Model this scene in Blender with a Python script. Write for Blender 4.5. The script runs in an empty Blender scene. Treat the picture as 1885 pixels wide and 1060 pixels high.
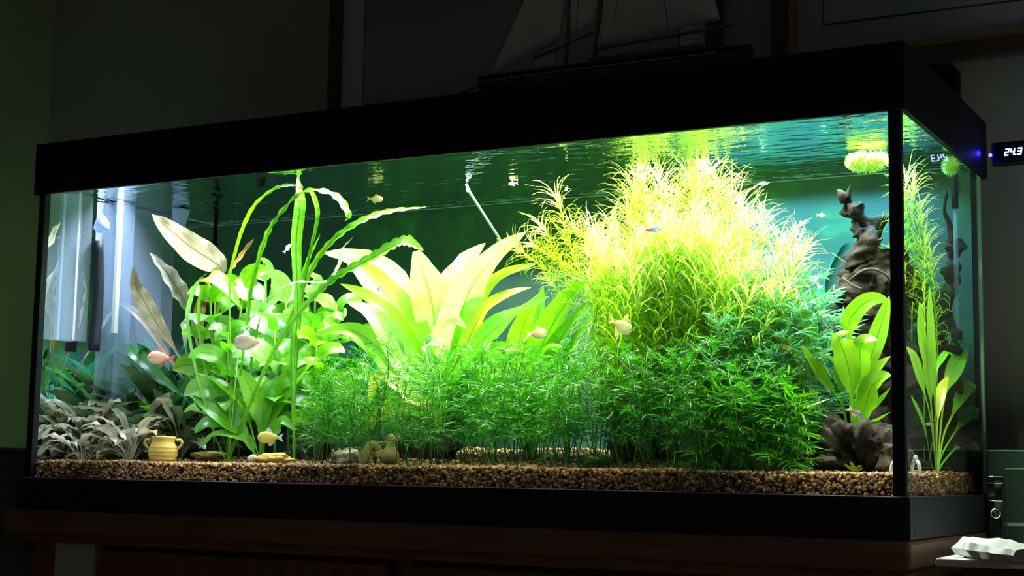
import bpy, math, random
import numpy as np
from mathutils import Vector, Matrix, noise

random.seed(7); np.random.seed(7)
S = bpy.context.scene
COL = S.collection
R = math.radians
PI = math.pi

# ------------------------------------------------------------------ camera
CAM = Vector((0.5119, -2.0343, 0.0247)); YAW, PITCH, ROLL, FPX = R(28.610), R(6.8785), R(0.9332), 2798.8
_f = Vector((-math.sin(YAW)*math.cos(PITCH), math.cos(YAW)*math.cos(PITCH), math.sin(PITCH)))
_r0 = Vector((math.cos(YAW), math.sin(YAW), 0)); _u0 = _r0.cross(_f)
_r = _r0*math.cos(ROLL) + _u0*math.sin(ROLL); _u = _u0*math.cos(ROLL) - _r0*math.sin(ROLL)
cd = bpy.data.cameras.new('camera'); cam = bpy.data.objects.new('camera', cd); COL.objects.link(cam)
cd.sensor_fit = 'HORIZONTAL'; cd.sensor_width = 36; cd.lens = FPX/1885*36; cd.clip_start = .01
M = Matrix((_r, _u, -_f)).transposed().to_4x4(); M.translation = CAM; cam.matrix_world = M
S.camera = cam
S.view_settings.view_transform = 'Standard'; S.view_settings.look = 'None'
S.view_settings.exposure = 0.0; S.view_settings.gamma = 1.0; S.view_settings.use_curve_mapping = False
S.cycles.use_denoising = True; S.cycles.transparent_max_bounces = 32; S.cycles.max_bounces = 10
S.cycles.sample_clamp_indirect = 4.0

# ------------------------------------------------------------------ world: a room at night, nearly dark
W = bpy.data.worlds.new('night_room'); S.world = W; W.use_nodes = True
W.node_tree.nodes['Background'].inputs[0].default_value = (.86, 1.0, .92, 1)
W.node_tree.nodes['Background'].inputs[1].default_value = 0.025

# lamp brightness (the lamps themselves are built into the hood below)
LAMP_MAIN, LAMP_LEFT, ADDED_CYAN = 44.0, 9.5, 8.0

def ray(px, py): return (_f*FPX + _r*(px-942.5) + _u*(530-py))
def P(px, py, Y):
    d = ray(px, py); return CAM + d*((Y-CAM.y)/d.y)
def PXp(px, py, X):
    d = ray(px, py); return CAM + d*((X-CAM.x)/d.x)
def PZ(px, py, Z):
    d = ray(px, py); return CAM + d*((Z-CAM.z)/d.z)
def scale_at(p): return (p-CAM).dot(_f)/FPX          # metres per pixel there

# ------------------------------------------------------------------ materials
MATS = {}
def newmat(name):
    m = bpy.data.materials.new(name); m.use_nodes = True; nt = m.node_tree; nt.nodes.clear()
    MATS[name] = m
    return m, nt, nt.nodes, nt.links
def c4(c): return (c[0], c[1], c[2], 1)
def N(nt, t, **kw):
    n = nt.nodes.new(t)
    for k, v in kw.items(): setattr(n, k, v)
    return n
def solid(name, c, rough=.6, metal=0, c2=None, nscale=30, bump=0, spec=.4, stretch=None, emis=None, estr=0, bscale=None):
    m, nt, nn, L = newmat(name)
    o = N(nt, 'ShaderNodeOutputMaterial'); b = N(nt, 'ShaderNodeBsdfPrincipled'); L.new(b.outputs[0], o.inputs[0])
    b.inputs['Base Color'].default_value = c4(c); b.inputs['Roughness'].default_value = rough
    b.inputs['Metallic'].default_value = metal; b.inputs['Specular IOR Level'].default_value = spec
    if c2 or bump:
        tc = N(nt, 'ShaderNodeTexCoord'); mp = N(nt, 'ShaderNodeMapping'); L.new(tc.outputs['Object'], mp.inputs[0])
        if stretch: mp.inputs['Scale'].default_value = stretch
        nz = N(nt, 'ShaderNodeTexNoise'); nz.inputs['Scale'].default_value = nscale; nz.inputs['Detail'].default_value = 5
        L.new(mp.outputs[0], nz.inputs['Vector'])
        if c2:
            rp = N(nt, 'ShaderNodeValToRGB'); rp.color_ramp.elements[0].position = .35; rp.color_ramp.elements[1].position = .68
            rp.color_ramp.elements[0].color = c4(c); rp.color_ramp.elements[1].color = c4(c2)
            L.new(nz.outputs[0], rp.inputs[0]); L.new(rp.outputs[0], b.inputs['Base Color'])
        if bump:
            bp = N(nt, 'ShaderNodeBump'); bp.inputs['Strength'].default_value = bump; bp.inputs['Distance'].default_value = .004
            src = nz
            if bscale:
                src = N(nt, 'ShaderNodeTexNoise'); src.inputs['Scale'].default_value = bscale; src.inputs['Detail'].default_value = 6
                L.new(mp.outputs[0], src.inputs['Vector'])
            L.new(src.outputs[0], bp.inputs['Height']); L.new(bp.outputs[0], b.inputs['Normal'])
    if emis:
        b.inputs['Emission Color'].default_value = c4(emis); b.inputs['Emission Strength'].default_value = estr
    return m
def leafmat(name, c1, c2, rib=None, trans=.5, nscale=25, gloss=.05, ribw=.07, veins=0):
    m, nt, nn, L = newmat(name)
    o = N(nt, 'ShaderNodeOutputMaterial')
    uv = N(nt, 'ShaderNodeUVMap'); sx = N(nt, 'ShaderNodeSeparateXYZ'); L.new(uv.outputs[0], sx.inputs[0])
    tc = N(nt, 'ShaderNodeTexCoord'); nz = N(nt, 'ShaderNodeTexNoise'); nz.inputs['Scale'].default_value = nscale
    nz.inputs['Detail'].default_value = 4; L.new(tc.outputs['Object'], nz.inputs['Vector'])
    rp = N(nt, 'ShaderNodeValToRGB'); rp.color_ramp.elements[0].position = .3; rp.color_ramp.elements[1].position = .7
    rp.color_ramp.elements[0].color = c4(c1); rp.color_ramp.elements[1].color = c4(c2); L.new(nz.outputs[0], rp.inputs[0])
    col = rp.outputs[0]
    if rib:
        ab = N(nt, 'ShaderNodeMath', operation='ABSOLUTE'); L.new(sx.outputs[0], ab.inputs[0])
        lt = N(nt, 'ShaderNodeMath', operation='LESS_THAN'); lt.inputs[1].default_value = ribw; L.new(ab.outputs[0], lt.inputs[0])
        fac = lt.outputs[0]
        if veins:
            a = N(nt, 'ShaderNodeMath', operation='MULTIPLY_ADD'); L.new(sx.outputs[1], a.inputs[0]); a.inputs[1].default_value = veins
            am = N(nt, 'ShaderNodeMath', operation='MULTIPLY'); L.new(ab.outputs[0], am.inputs[0]); am.inputs[1].default_value = -veins*.18
            L.new(am.outputs[0], a.inputs[2])
            fr = N(nt, 'ShaderNodeMath', operation='FRACT'); L.new(a.outputs[0], fr.inputs[0])
            l2 = N(nt, 'ShaderNodeMath', operation='LESS_THAN'); l2.inputs[1].default_value = .13; L.new(fr.outputs[0], l2.inputs[0])
            h = N(nt, 'ShaderNodeMath', operation='MULTIPLY'); h.inputs[1].default_value = .45; L.new(l2.outputs[0], h.inputs[0])
            mx = N(nt, 'ShaderNodeMath', operation='MAXIMUM'); L.new(h.outputs[0], mx.inputs[0]); L.new(lt.outputs[0], mx.inputs[1]); fac = mx.outputs[0]
        mix = N(nt, 'ShaderNodeMix', data_type='RGBA'); L.new(fac, mix.inputs[0]); L.new(col, mix.inputs[6]); mix.inputs[7].default_value = c4(rib)
        col = mix.outputs[2]
    d = N(nt, 'ShaderNodeBsdfDiffuse'); t = N(nt, 'ShaderNodeBsdfTranslucent'); L.new(col, d.inputs[0]); L.new(col, t.inputs[0])
    ms = N(nt, 'ShaderNodeMixShader'); ms.inputs[0].default_value = trans; L.new(d.outputs[0], ms.inputs[1]); L.new(t.outputs[0], ms.inputs[2])
    g = N(nt, 'ShaderNodeBsdfGlossy'); g.inputs['Roughness'].default_value = .35
    m2 = N(nt, 'ShaderNodeMixShader'); m2.inputs[0].default_value = gloss; L.new(ms.outputs[0], m2.inputs[1]); L.new(g.outputs[0], m2.inputs[2])
    L.new(m2.outputs[0], o.inputs[0])
    return m
def fresnel_glass(name, ior, tint=(1, 1, 1), rough=0.0, bump=None, refl=(1, 1, 1)):
    m, nt, nn, L = newmat(name)
    o = N(nt, 'ShaderNodeOutputMaterial'); fr = N(nt, 'ShaderNodeFresnel'); fr.inputs['IOR'].default_value = ior
    t = N(nt, 'ShaderNodeBsdfTransparent'); t.inputs[0].default_value = c4(tint)
    g = N(nt, 'ShaderNodeBsdfGlossy'); g.inputs['Roughness'].default_value = rough; g.inputs[0].default_value = c4(refl)
    mx = N(nt, 'ShaderNodeMixShader'); L.new(fr.outputs[0], mx.inputs[0]); L.new(t.outputs[0], mx.inputs[1]); L.new(g.outputs[0], mx.inputs[2])
    if bump:
        tc = N(nt, 'ShaderNodeTexCoord'); mp = N(nt, 'ShaderNodeMapping'); L.new(tc.outputs['Object'], mp.inputs[0])
        mp.inputs['Rotation'].default_value = (0, 0, R(20)); mp.inputs['Scale'].default_value = (1.0, 2.6, 1)
        nz = N(nt, 'ShaderNodeTexNoise'); nz.inputs['Scale'].default_value = bump[0]; nz.inputs['Detail'].default_value = 2
        L.new(mp.outputs[0], nz.inputs['Vector'])
        bp = N(nt, 'ShaderNodeBump'); bp.inputs['Strength'].default_value = 1; bp.inputs['Distance'].default_value = bump[1]
        L.new(nz.outputs[0], bp.inputs['Height']); L.new(bp.outputs[0], g.inputs['Normal'])
    L.new(mx.outputs[0], o.inputs[0])
    return m
def acrylic(name, col, alpha):
    m, nt, nn, L = newmat(name)
    o = N(nt, 'ShaderNodeOutputMaterial'); t = N(nt, 'ShaderNodeBsdfTransparent'); t.inputs[0].default_value = (.93, .96, 1, 1)
    d = N(nt, 'ShaderNodeBsdfDiffuse'); d.inputs[0].default_value = c4(col); tr = N(nt, 'ShaderNodeBsdfTranslucent'); tr.inputs[0].default_value = c4(col)
    a = N(nt, 'ShaderNodeMixShader'); a.inputs[0].default_value = .5; L.new(d.outputs[0], a.inputs[1]); L.new(tr.outputs[0], a.inputs[2])
    b = N(nt, 'ShaderNodeMixShader'); b.inputs[0].default_value = alpha; L.new(t.outputs[0], b.inputs[1]); L.new(a.outputs[0], b.inputs[2])
    L.new(b.outputs[0], o.inputs[0]); return m
def emit(name, c, s):
    m, nt, nn, L = newmat(name); o = N(nt, 'ShaderNodeOutputMaterial'); e = N(nt, 'ShaderNodeEmission')
    e.inputs[0].default_value = c4(c); e.inputs[1].default_value = s; L.new(e.outputs[0], o.inputs[0]); return m

solid('wall_paint', (.42, .44, .36), .9, c2=(.38, .40, .33), nscale=6, bump=.1, bscale=160)
solid('wall_tank_tint', (.50, .56, .30), .9, c2=(.46, .52, .28), nscale=6, bump=.1, bscale=160)  # green of the tank light put into the left wall's colour
solid('floor_wood', (.10, .06, .04), .5, c2=(.06, .035, .02), nscale=5, stretch=(1, 12, 1))
solid('dark_dado', (.035, .028, .022), .6)
solid('black_plastic', (.010, .011, .022), .55, spec=.12)
solid('base_plastic', (.018, .020, .032), .5, spec=.18, bump=.08, nscale=400)
solid('hood_inside', (.55, .57, .58), .6)
solid('silicone', (.006, .007, .01), .35)
solid('wood_cabinet', (.30, .14, .095), .5, c2=(.18, .085, .055), nscale=7, stretch=(1, 10, 10), bump=.05)
solid('wood_door', (.26, .11, .065), .45, c2=(.16, .07, .04), nscale=7, stretch=(8, 8, 1), bump=.05)
solid('grey_paint', (.5, .56, .5), .7)
solid('white_top', (.9, .9, .86), .5)
solid('paper', (.85, .86, .88), .8, bump=.2, nscale=60)
solid('metal_black', (.012, .012, .012), .3, metal=.6)
solid('chrome', (.8, .8, .82), .15, metal=1)
solid('dark_green_box', (.018, .040, .030), .35)
solid('green_box_line', (.25, .34, .30), .4)
solid('frame_dark', (.09, .06, .045), .45)
solid('frame_gold', (.36, .26, .10), .4, metal=.2)
solid('mat_board', (.62, .63, .62), .9)
solid('mat_grey', (.42, .44, .44), .9)
solid('sail_cloth', (.88, .86, .76), .9, c2=(.78, .76, .66), nscale=14, bump=.15, bscale=220)
solid('mast_wood', (.30, .19, .09), .5, c2=(.2, .12, .06), nscale=30)
solid('hull_black', (.006, .006, .007), .12, spec=.6)
solid('hull_stripe', (.6, .6, .58), .4)
solid('rigging', (.06, .05, .04), .8)
solid('stage_wood', (.14, .06, .04), .5)
emit('digits', (.42, .5, 1.0), 4.0); emit('hood_glow_blue', (.05, .05, 1.0), 12.0)
emit('lamp_diffuser', (1, 1, .95), 3.0)
solid('lamp_housing', (.4, .4, .42), .4, metal=.5)
# glass and water
fresnel_glass('glass_outer', 1.5, (.97, 1, .985)); fresnel_glass('water_surface', 1.333, (1, 1, 1), .015, (16, .0035), (.9, 1, .97))
m, nt, nn, L = newmat('glass_inner'); o = N(nt, 'ShaderNodeOutputMaterial'); t = N(nt, 'ShaderNodeBsdfTransparent'); t.inputs[0].default_value = (.99, 1, .99, 1); L.new(t.outputs[0], o.inputs[0])
solid('glass_edge', (.45, .75, .6), .2)
acrylic('acrylic_blue', (.60, .70, .95), .13); acrylic('acrylic_tube', (.68, .78, .95), .17); acrylic('acrylic_edge', (.95, .97, 1), .95); acrylic('acrylic_cup', (.55, .66, 1.0), .85)
# backdrop: sheet with blurred foliage print; dark teal puts the water's haze into its colour
m, nt, nn, L = newmat('backdrop'); o = N(nt, 'ShaderNodeOutputMaterial'); b = N(nt, 'ShaderNodeBsdfPrincipled'); L.new(b.outputs[0], o.inputs[0])
b.inputs['Roughness'].default_value = .7
tc = N(nt, 'ShaderNodeTexCoord'); mp = N(nt, 'ShaderNodeMapping'); mp.inputs['Scale'].default_value = (1.6, 1, 1); L.new(tc.outputs['Object'], mp.inputs[0])
n1 = N(nt, 'ShaderNodeTexNoise'); n1.inputs['Scale'].default_value = 9; n1.inputs['Detail'].default_value = 6; n1.inputs['Distortion'].default_value = 1.2; L.new(mp.outputs[0], n1.inputs['Vector'])
rp = N(nt, 'ShaderNodeValToRGB'); e = rp.color_ramp.elements; e[0].position = .36; e[0].color = (.008, .050, .062, 1); e[1].position = .75; e[1].color = (.020, .14, .065, 1)
k = e.new(.55); k.color = (.010, .066, .052, 1)
L.new(n1.outputs[0], rp.inputs[0]); L.new(rp.outputs[0], b.inputs['Base Color'])
# gravel
m, nt, nn, L = newmat('gravel'); o = N(nt, 'ShaderNodeOutputMaterial'); b = N(nt, 'ShaderNodeBsdfPrincipled'); L.new(b.outputs[0], o.inputs[0]); b.inputs['Roughness'].default_value = .7
g = N(nt, 'ShaderNodeNewGeometry'); rp = N(nt, 'ShaderNodeValToRGB'); e = rp.color_ramp.elements
e[0].color = (.05, .022, .008, 1); e[1].color = (.60, .38, .18, 1); k = e.new(.35); k.color = (.18, .075, .024, 1); k = e.new(.7); k.color = (.34, .165, .055, 1)
L.new(g.outputs['Random Per Island'], rp.inputs[0]); L.new(rp.outputs[0], b.inputs['Base Color'])
solid('gravel_bed', (.025, .015, .009), .9, c2=(.06, .036, .02), nscale=160, bump=.5)
# wood, stone, ornaments
solid('driftwood', (.0035, .003, .0028), .8, c2=(.020, .013, .010), nscale=26, bump=1.0, bscale=60, spec=.2)
solid('stump', (.012, .010, .008), .8, c2=(.085, .068, .05), nscale=30, bump=1.0, bscale=70, spec=.2)
solid('dark_rock', (.02, .022, .02), .85, c2=(.05, .05, .042), nscale=30, bump=.8, bscale=70)
solid('pale_rock', (.62, .60, .52), .8, c2=(.30, .29, .24), nscale=90, bump=.4)
solid('yellow_rock', (.75, .45, .10), .7, c2=(.45, .30, .10), nscale=30, bump=.4)
solid('ceramic_yellow', (.62, .42, .10), .55, c2=(.72, .50, .15), nscale=20, bump=.15, bscale=90)
solid('ceramic_olive', (.40, .34, .12), .6, c2=(.28, .24, .10), nscale=25, bump=.2)
solid('ceramic_white', (.9, .9, .86), .4); solid('rubber_black', (.004, .004, .004), .6)
solid('steel_rod', (.62, .68, .85), .35)
# leaves
leafmat('leaf_lime', (.17, .54, .003), (.29, .66, .006), (.09, .34, .002), .55, 9, ribw=.05, veins=0)
leafmat('leaf_lit', (.32, .84, .02), (.62, .98, .40), (.20, .64, .015), .5, 10, ribw=.04)  # lamp overexposure put into the leaf colour
leafmat('leaf_mid', (.075, .38, .005), (.15, .52, .008), (.03, .22, .002), .5, 11, ribw=.05)
leafmat('leaf_yellow', (.62, .62, .03), (.45, .62, .02), (.40, .36, .02), .5, 30)
leafmat('leaf_crinum', (.07, .32, .005), (.19, .50, .01), (.025, .15, .003), .45, 14, ribw=.12, veins=26)
leafmat('leaf_right', (.20, .52, .006), (.30, .60, .012), (.10, .34, .004), .5, 12, ribw=.05)
leafmat('leaf_broad', (.13, .46, .05), (.30, .62, .09), (.10, .34, .03), .5, 12, ribw=.05, veins=9)
leafmat('leaf_broad_silver', (.45, .70, .42), (.66, .86, .60), (.28, .52, .22), .45, 14, ribw=.05, veins=9)
leafmat('leaf_brown', (.32, .27, .14), (.50, .44, .26), (.20, .14, .07), .4, 30, ribw=.06, veins=10)
leafmat('leaf_greytan', (.22, .20, .15), (.44, .40, .32), (.14, .11, .07), .4, 34, ribw=.06, veins=10)
leafmat('leaf_rot', (.50, .30, .06), (.30, .17, .04), (.18, .09, .03), .4, 35)
leafmat('leaf_crypt', (.13, .125, .07), (.33, .32, .21), (.12, .08, .04), .35, 34, ribw=.07)
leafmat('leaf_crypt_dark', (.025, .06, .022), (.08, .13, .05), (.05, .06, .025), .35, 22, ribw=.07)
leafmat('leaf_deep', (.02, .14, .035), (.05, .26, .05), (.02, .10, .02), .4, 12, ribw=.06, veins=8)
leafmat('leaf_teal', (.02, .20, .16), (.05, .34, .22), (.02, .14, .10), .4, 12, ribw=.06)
leafmat('needle', (.27, .58, .006), (.42, .70, .015), None, .58, 20)
leafmat('needle_lit', (.55, .78, .09), (.74, .88, .26), None, .5, 20)  # shoot tips; brightness from the lamps above put into the colour
leafmat('feather', (.012, .16, .002), (.045, .33, .005), None, .5, 60)
leafmat('feather_light', (.05, .36, .003), (.14, .50, .006), None, .5, 60)
leafmat('feather_blue', (.06, .30, .11), (.14, .44, .20), None, .45, 20)
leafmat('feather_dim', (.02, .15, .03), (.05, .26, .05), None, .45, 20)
leafmat('moss', (.62, .80, .10), (.88, .95, .40), None, .45, 40)
leafmat('moss_dark', (.05, .16, .03), (.12, .28, .04), None, .45, 40)
solid('stem_green', (.035, .14, .015), .6); solid('stem_brown', (.20, .12, .05), .6); solid('stem_lime', (.22, .42, .03), .6)

# ------------------------------------------------------------------ mesh tools
class MB:
    def __init__(s): s.v = []; s.f = []; s.uv = []; s.m = []
    def add(s, vs, fs, uvs=None, mi=0):
        o = len(s.v); s.v += [tuple(x) for x in vs]
        s.uv += ([tuple(u) for u in uvs] if uvs else [(0., 0.)]*len(vs))
        for f in fs: s.f.append(tuple(i+o for i in f)); s.m.append(mi)
    def mesh(s, name, mats, smooth=True, off=Vector((0, 0, 0))):
        me = bpy.data.meshes.new(name)
        me.from_pydata([(x-off[0], y-off[1], z-off[2]) for x, y, z in s.v], [], s.f)
        for mm in (mats if isinstance(mats, (list, tuple)) else [mats]): me.materials.append(MATS[mm])
        ul = me.uv_layers.new(name='UVMap')
        li = np.empty(len(me.loops), np.int32); me.loops.foreach_get('vertex_index', li)
        ul.data.foreach_set('uv', np.array(s.uv, np.float32)[li].ravel())
        if smooth: me.polygons.foreach_set('use_smooth', np.ones(len(me.polygons), bool))
        if any(s.m): me.polygons.foreach_set('material_index', np.array(s.m, np.int32))
        me.update(); return me
    def build(s, name, mats, parent=None, smooth=True, loc=None):
        off = Vector(parent_world(parent)) if parent else Vector(loc or (0, 0, 0))
        ob = bpy.data.objects.new(name, s.mesh(name, mats, smooth, off)); COL.objects.link(ob)
        if parent: ob.parent = parent
        else: ob.location = off
        return ob
def parent_world(p):
    v = Vector((0, 0, 0))
    while p: v = v + p.location; p = p.parent
    return v
def tag(o, label, cat, group=None, kind=None):
    o['label'] = label; o['category'] = cat
    if group: o['group'] = group
    if kind: o['kind'] = kind
    return o
def struct(o, label=None):
    o['kind'] = 'structure'
    if label: o['label'] = label
    return o
def thing(name, loc, label, cat, group=None):
    e = bpy.data.objects.new(name, None); e.empty_display_size = .02; COL.objects.link(e); e.location = loc
    return tag(e, label, cat, group)

def box(mb, a, b, mi=0, bev=0.0):
    x0, y0, z0 = a; x1, y1, z1 = b
    if bev <= 0:
        vs = [(x0,y0,z0),(x1,y0,z0),(x1,y1,z0),(x0,y1,z0),(x0,y0,z1),(x1,y0,z1),(x1,y1,z1),(x0,y1,z1)]
        mb.add(vs, [(0,3,2,1),(4,5,6,7),(0,1,5,4),(1,2,6,5),(2,3,7,6),(3,0,4,7)], mi=mi); return
    import bmesh
    bm = bmesh.new(); bmesh.ops.create_cube(bm, size=1)
    for v in bm.verts: v.co = Vector(((x0+x1)/2+v.co.x*(x1-x0), (y0+y1)/2+v.co.y*(y1-y0), (z0+z1)/2+v.co.z*(z1-z0)))
    bmesh.ops.bevel(bm, geom=bm.edges[:], offset=bev, segments=2, affect='EDGES', profile=.5)
    bm.verts.index_update()
    mb.add([v.co.copy() for v in bm.verts], [[v.index for v in f.verts] for f in bm.faces], mi=mi); bm.free()
def spline(ctrl, n):
    c = [Vector(p) for p in ctrl]
    if len(c) == 2: return [c[0].lerp(c[1], i/(n-1)) for i in range(n)]
    c = [c[0]*2-c[1]] + c + [c[-1]*2-c[-2]]; seg = len(c)-3; out = []
    for i in range(n):
        t = i/(n-1)*seg; k = min(int(t), seg-1); t -= k; a, b, d, e = c[k:k+4]
        out.append(.5*((2*b)+(d-a)*t+(2*a-5*b+4*d-e)*t*t+(3*b-a-3*d+e)*t**3))
    return out
def tube(mb, ctrl, rad, n=8, sides=6, cap=True, mi=0, wob=None):
    p = spline(ctrl, n) if len(ctrl) != n else [Vector(q) for q in ctrl]
    up = Vector((.13, .21, .97)); vs = []; fs = []; uv = []
    for i in range(n):
        t = (p[min(i+1, n-1)]-p[max(i-1, 0)]).normalized()
        a = t.cross(up)
        if a.length < .05: a = t.cross(Vector((1, .2, 0)))
        a.normalize(); b = t.cross(a)
        r = rad(i/(n-1)) if callable(rad) else rad
        for k in range(sides):
            th = 2*PI*k/sides; rr = r
            q = p[i] + (a*math.cos(th)+b*math.sin(th))*rr
            if wob: q = q + wob(q, (a*math.cos(th)+b*math.sin(th)))
            vs.append(q); uv.append((math.cos(th), i/(n-1)))
    for i in range(n-1):
        for k in range(sides):
            k2 = (k+1) % sides; fs.append((i*sides+k, i*sides+k2, (i+1)*sides+k2, (i+1)*sides+k))
    if cap: fs.append(tuple(range(sides))[::-1]); fs.append(tuple((n-1)*sides+k for k in range(sides)))
    mb.add(vs, fs, uv, mi)
def lathe(mb, prof, c, sides=24, mi=0):
    vs = []; fs = []; n = len(prof)
    for r, z in prof:
        for k in range(sides):
            th = 2*PI*k/sides; vs.append((c[0]+r*math.cos(th), c[1]+r*math.sin(th), c[2]+z))
    for i in range(n-1):
        for k in range(sides):
            k2 = (k+1) % sides; fs.append((i*sides+k, i*sides+k2, (i+1)*sides+k2, (i+1)*sides+k))
    mb.add(vs, fs, None, mi)
UP = Vector((0, 0, 1))
def prof_lance(v, pet=.25, narrow=.10):
    if v < pet: return narrow + .05*(v/pet)
    t = (v-pet)/(1-pet); return max(.0, (narrow+.05)*(1-t) + math.sin(PI*min(1, t**.85))**.75*(1-.06*t)) if t < 1 else 0.0
def prof_ovate(v, pet=.3):
    if v < pet: return .06
    t = (v-pet)/(1-pet); return max(0., math.sin(PI*t**.62)**.8)
def prof_ribbon(v): return min(1, .22+.05*v+1.5*max(0, v-.28))*min(1, ((1-v)*7+.02))**.8 if v < 1 else 0.02
def blade(mb, ctrl, wid, n0=None, tw=0, fold=.2, ruffle=0., rfreq=9., prof=prof_lance, rows=16, cols=4, seed=0, mi=0, curl=0):
    p = spline(ctrl, rows); vs = []; uv = []; fs = []
    n0 = Vector(n0) if n0 else None
    for i in range(rows):
        t = (p[min(i+1, rows-1)]-p[max(i-1, 0)]).normalized()
        nn = n0 if n0 is not None else ((CAM-p[i]).normalized()*.55 + UP*.6)
        s = t.cross(nn)
        if s.length < 1e-4: s = t.cross(Vector((1, 0, 0)))
        s.normalize(); nr = s.cross(t).normalized()
        a = R(tw + curl*(i/(rows-1))); s, nr = s*math.cos(a)+nr*math.sin(a), nr*math.cos(a)-s*math.sin(a)
        v = i/(rows-1); w = prof(v)*wid*.5
        for j in range(cols+1):
            u = 2*j/cols-1
            q = p[i] + s*(u*w) + nr*(fold*abs(u)*w)
            if ruffle: q = q + nr*(ruffle*wid*abs(u)**2*math.sin(v*rfreq*2*PI+seed+(PI*.5 if u > 0 else 0))*min(1, prof(v)*1.5)) + s*(u*ruffle*.35*w*math.sin(v*rfreq*4.1+seed*2))
            vs.append(q); uv.append((u, v))
    for i in range(rows-1):
        for j in range(cols):
            a = i*(cols+1)+j; fs.append((a, a+1, a+cols+2, a+cols+1))
    mb.add(vs, fs, uv, mi)
def ico(mb, c, r, sub=2, amp=.25, fr=2.2, seed=0, flat=(1, 1, 1), mi=0, ridge=False):
    import bmesh
    bm = bmesh.new(); bmesh.ops.create_icosphere(bm, subdivisions=sub, radius=1)
    vs = []
    for v in bm.verts:
        d = v.co.normalized(); nv = noise.fractal(d*fr+Vector((seed*7.1, seed*3.3, seed)), 1.0, 2.0, 4)
        k = 1+amp*(nv if not ridge else (1-abs(nv)*2))
        vs.append((c[0]+d.x*k*r*flat[0], c[1]+d.y*k*r*flat[1], c[2]+d.z*k*r*flat[2]))
    bm.verts.index_update()
    mb.add(vs, [[v.index for v in f.verts] for f in bm.faces], mi=mi); bm.free()

# ------------------------------------------------------------------ dimensions of the tank
LEN, DEP, H, HT, HB, OV = 1.6, .527, .522, .617, .057, .010
YB, ZW = .50, .541
FLOOR = -.87
def gz(x, y):
    mid = min(1, max(0, (x+1.5)/.35))*min(1, max(0, (-.12-x)/.25))          # the bed is banked up towards the back in the middle
    return .029 + (.006+.030*mid)*min(1, max(0, (y-.03)/.36))**1.1 + .004*noise.noise(Vector((x*9, y*9, 3)))

# ------------------------------------------------------------------ the room
WY = .68
mb = MB(); box(mb, (-2.6, WY, FLOOR), (3.0, WY+.12, 1.8)); struct(mb.build('wall_back', 'wall_paint', smooth=False), 'dim greyish wall behind the aquarium')
XL = P(96, 130, WY).x
mb = MB(); box(mb, (XL-.12, -1.6, FLOOR), (XL, WY, 1.8)); struct(mb.build('wall_left', 'wall_tank_tint', smooth=False), 'side wall left of the aquarium, tank light in its olive tone')
mb = MB(); box(mb, (XL-.12, -3.2, FLOOR-.05), (3.0, WY, FLOOR)); struct(mb.build('floor', 'floor_wood', smooth=False), 'dark wooden floor')
zd = PXp(18, 824, XL).z
mb = MB(); box(mb, (XL, -1.6, FLOOR), (XL+.02, WY-.001, zd-.012)); box(mb, (XL, -1.6, zd-.012), (XL+.028, WY-.001, zd), bev=.004)
struct(mb.build('trim_1', 'dark_dado', smooth=False), 'dark wainscot along the left wall')

# ------------------------------------------------------------------ cabinet
root = thing('aquarium_cabinet', (-LEN/2, 0, FLOOR), 'dark red-brown wooden cabinet carrying the aquarium', 'cabinet')
CT = -HB - .0005
cx0, cx1, cy0, cy1 = -LEN-.03, .012, -.022, .56
mb = MB(); box(mb, (cx0, cy0, CT-.040), (cx1, cy1, CT), bev=.005); mb.build('top_board', 'wood_cabinet', root, smooth=False)
mb = MB(); box(mb, (cx0+.014, cy0+.012, CT-.056), (cx1-.010, cy1, CT-.040)); mb.build('moulding', 'wood_cabinet', root, smooth=False)
mb = MB(); box(mb, (cx0+.03, cy0+.045, FLOOR+.08), (cx1-.02, cy1-.01, CT-.056)); mb.build('body', 'wood_door', root, smooth=False)
mb = MB(); box(mb, (cx0+.05, cy0+.06, FLOOR), (cx1-.04, cy1-.03, FLOOR+.08)); mb.build('plinth', 'frame_dark', root, smooth=False)
xa = P(182, 1040, cy0+.03).x; xb = P(716, 1040, cy0+.03).x; xc = P(748, 1040, cy0+.03).x; xd = P(1230, 1050, cy0+.03).x
def cab_door(x0, x1):
    y = cy0+.026
    mb = MB(); zt = CT-.066; zb = FLOOR+.10; st = .055
    box(mb, (x0, y, zt-st), (x1, y+.018, zt), bev=.003); box(mb, (x0, y, zb), (x1, y+.018, zb+st), bev=.003)
    box(mb, (x0, y, zb+st), (x0+st, y+.018, zt-st), bev=.003); box(mb, (x1-st, y, zb+st), (x1, y+.018, zt-st), bev=.003)
    d = mb.build('door', 'wood_door', root, smooth=False)
    mb = MB(); box(mb, (x0+st-.002, y+.007, zb+st-.002), (x1-st+.002, y+.016, zt-st+.002)); mb.build('door_panel', 'wood_cabinet', d, smooth=False)
    mb = MB(); lathe(mb, [(0, -.012), (.011, -.010), (.013, 0), (.006, .006), (.006, .014)], (0, 0, 0), 12)
    mb.v = [(x1-.03+a, y-.006+c, (zt+zb)/2+b_) for a, b_, c in mb.v]; mb.build('knob', 'frame_gold', d)
cab_door(xa, xb); cab_door(xc, xd); cab_door(xd+.03, cx1-.05)
xg0 = P(106, 1030, cy0+.03).x; xg1 = P(178, 1030, cy0+.03).x
mb = MB(); box(mb, (xg0, cy0+.022, FLOOR+.08), (xg1, cy0+.045, CT-.056), bev=.002); o = mb.build('corner_stile', 'grey_paint', root, smooth=False); o['label'] = 'pale grey upright strip'

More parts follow.
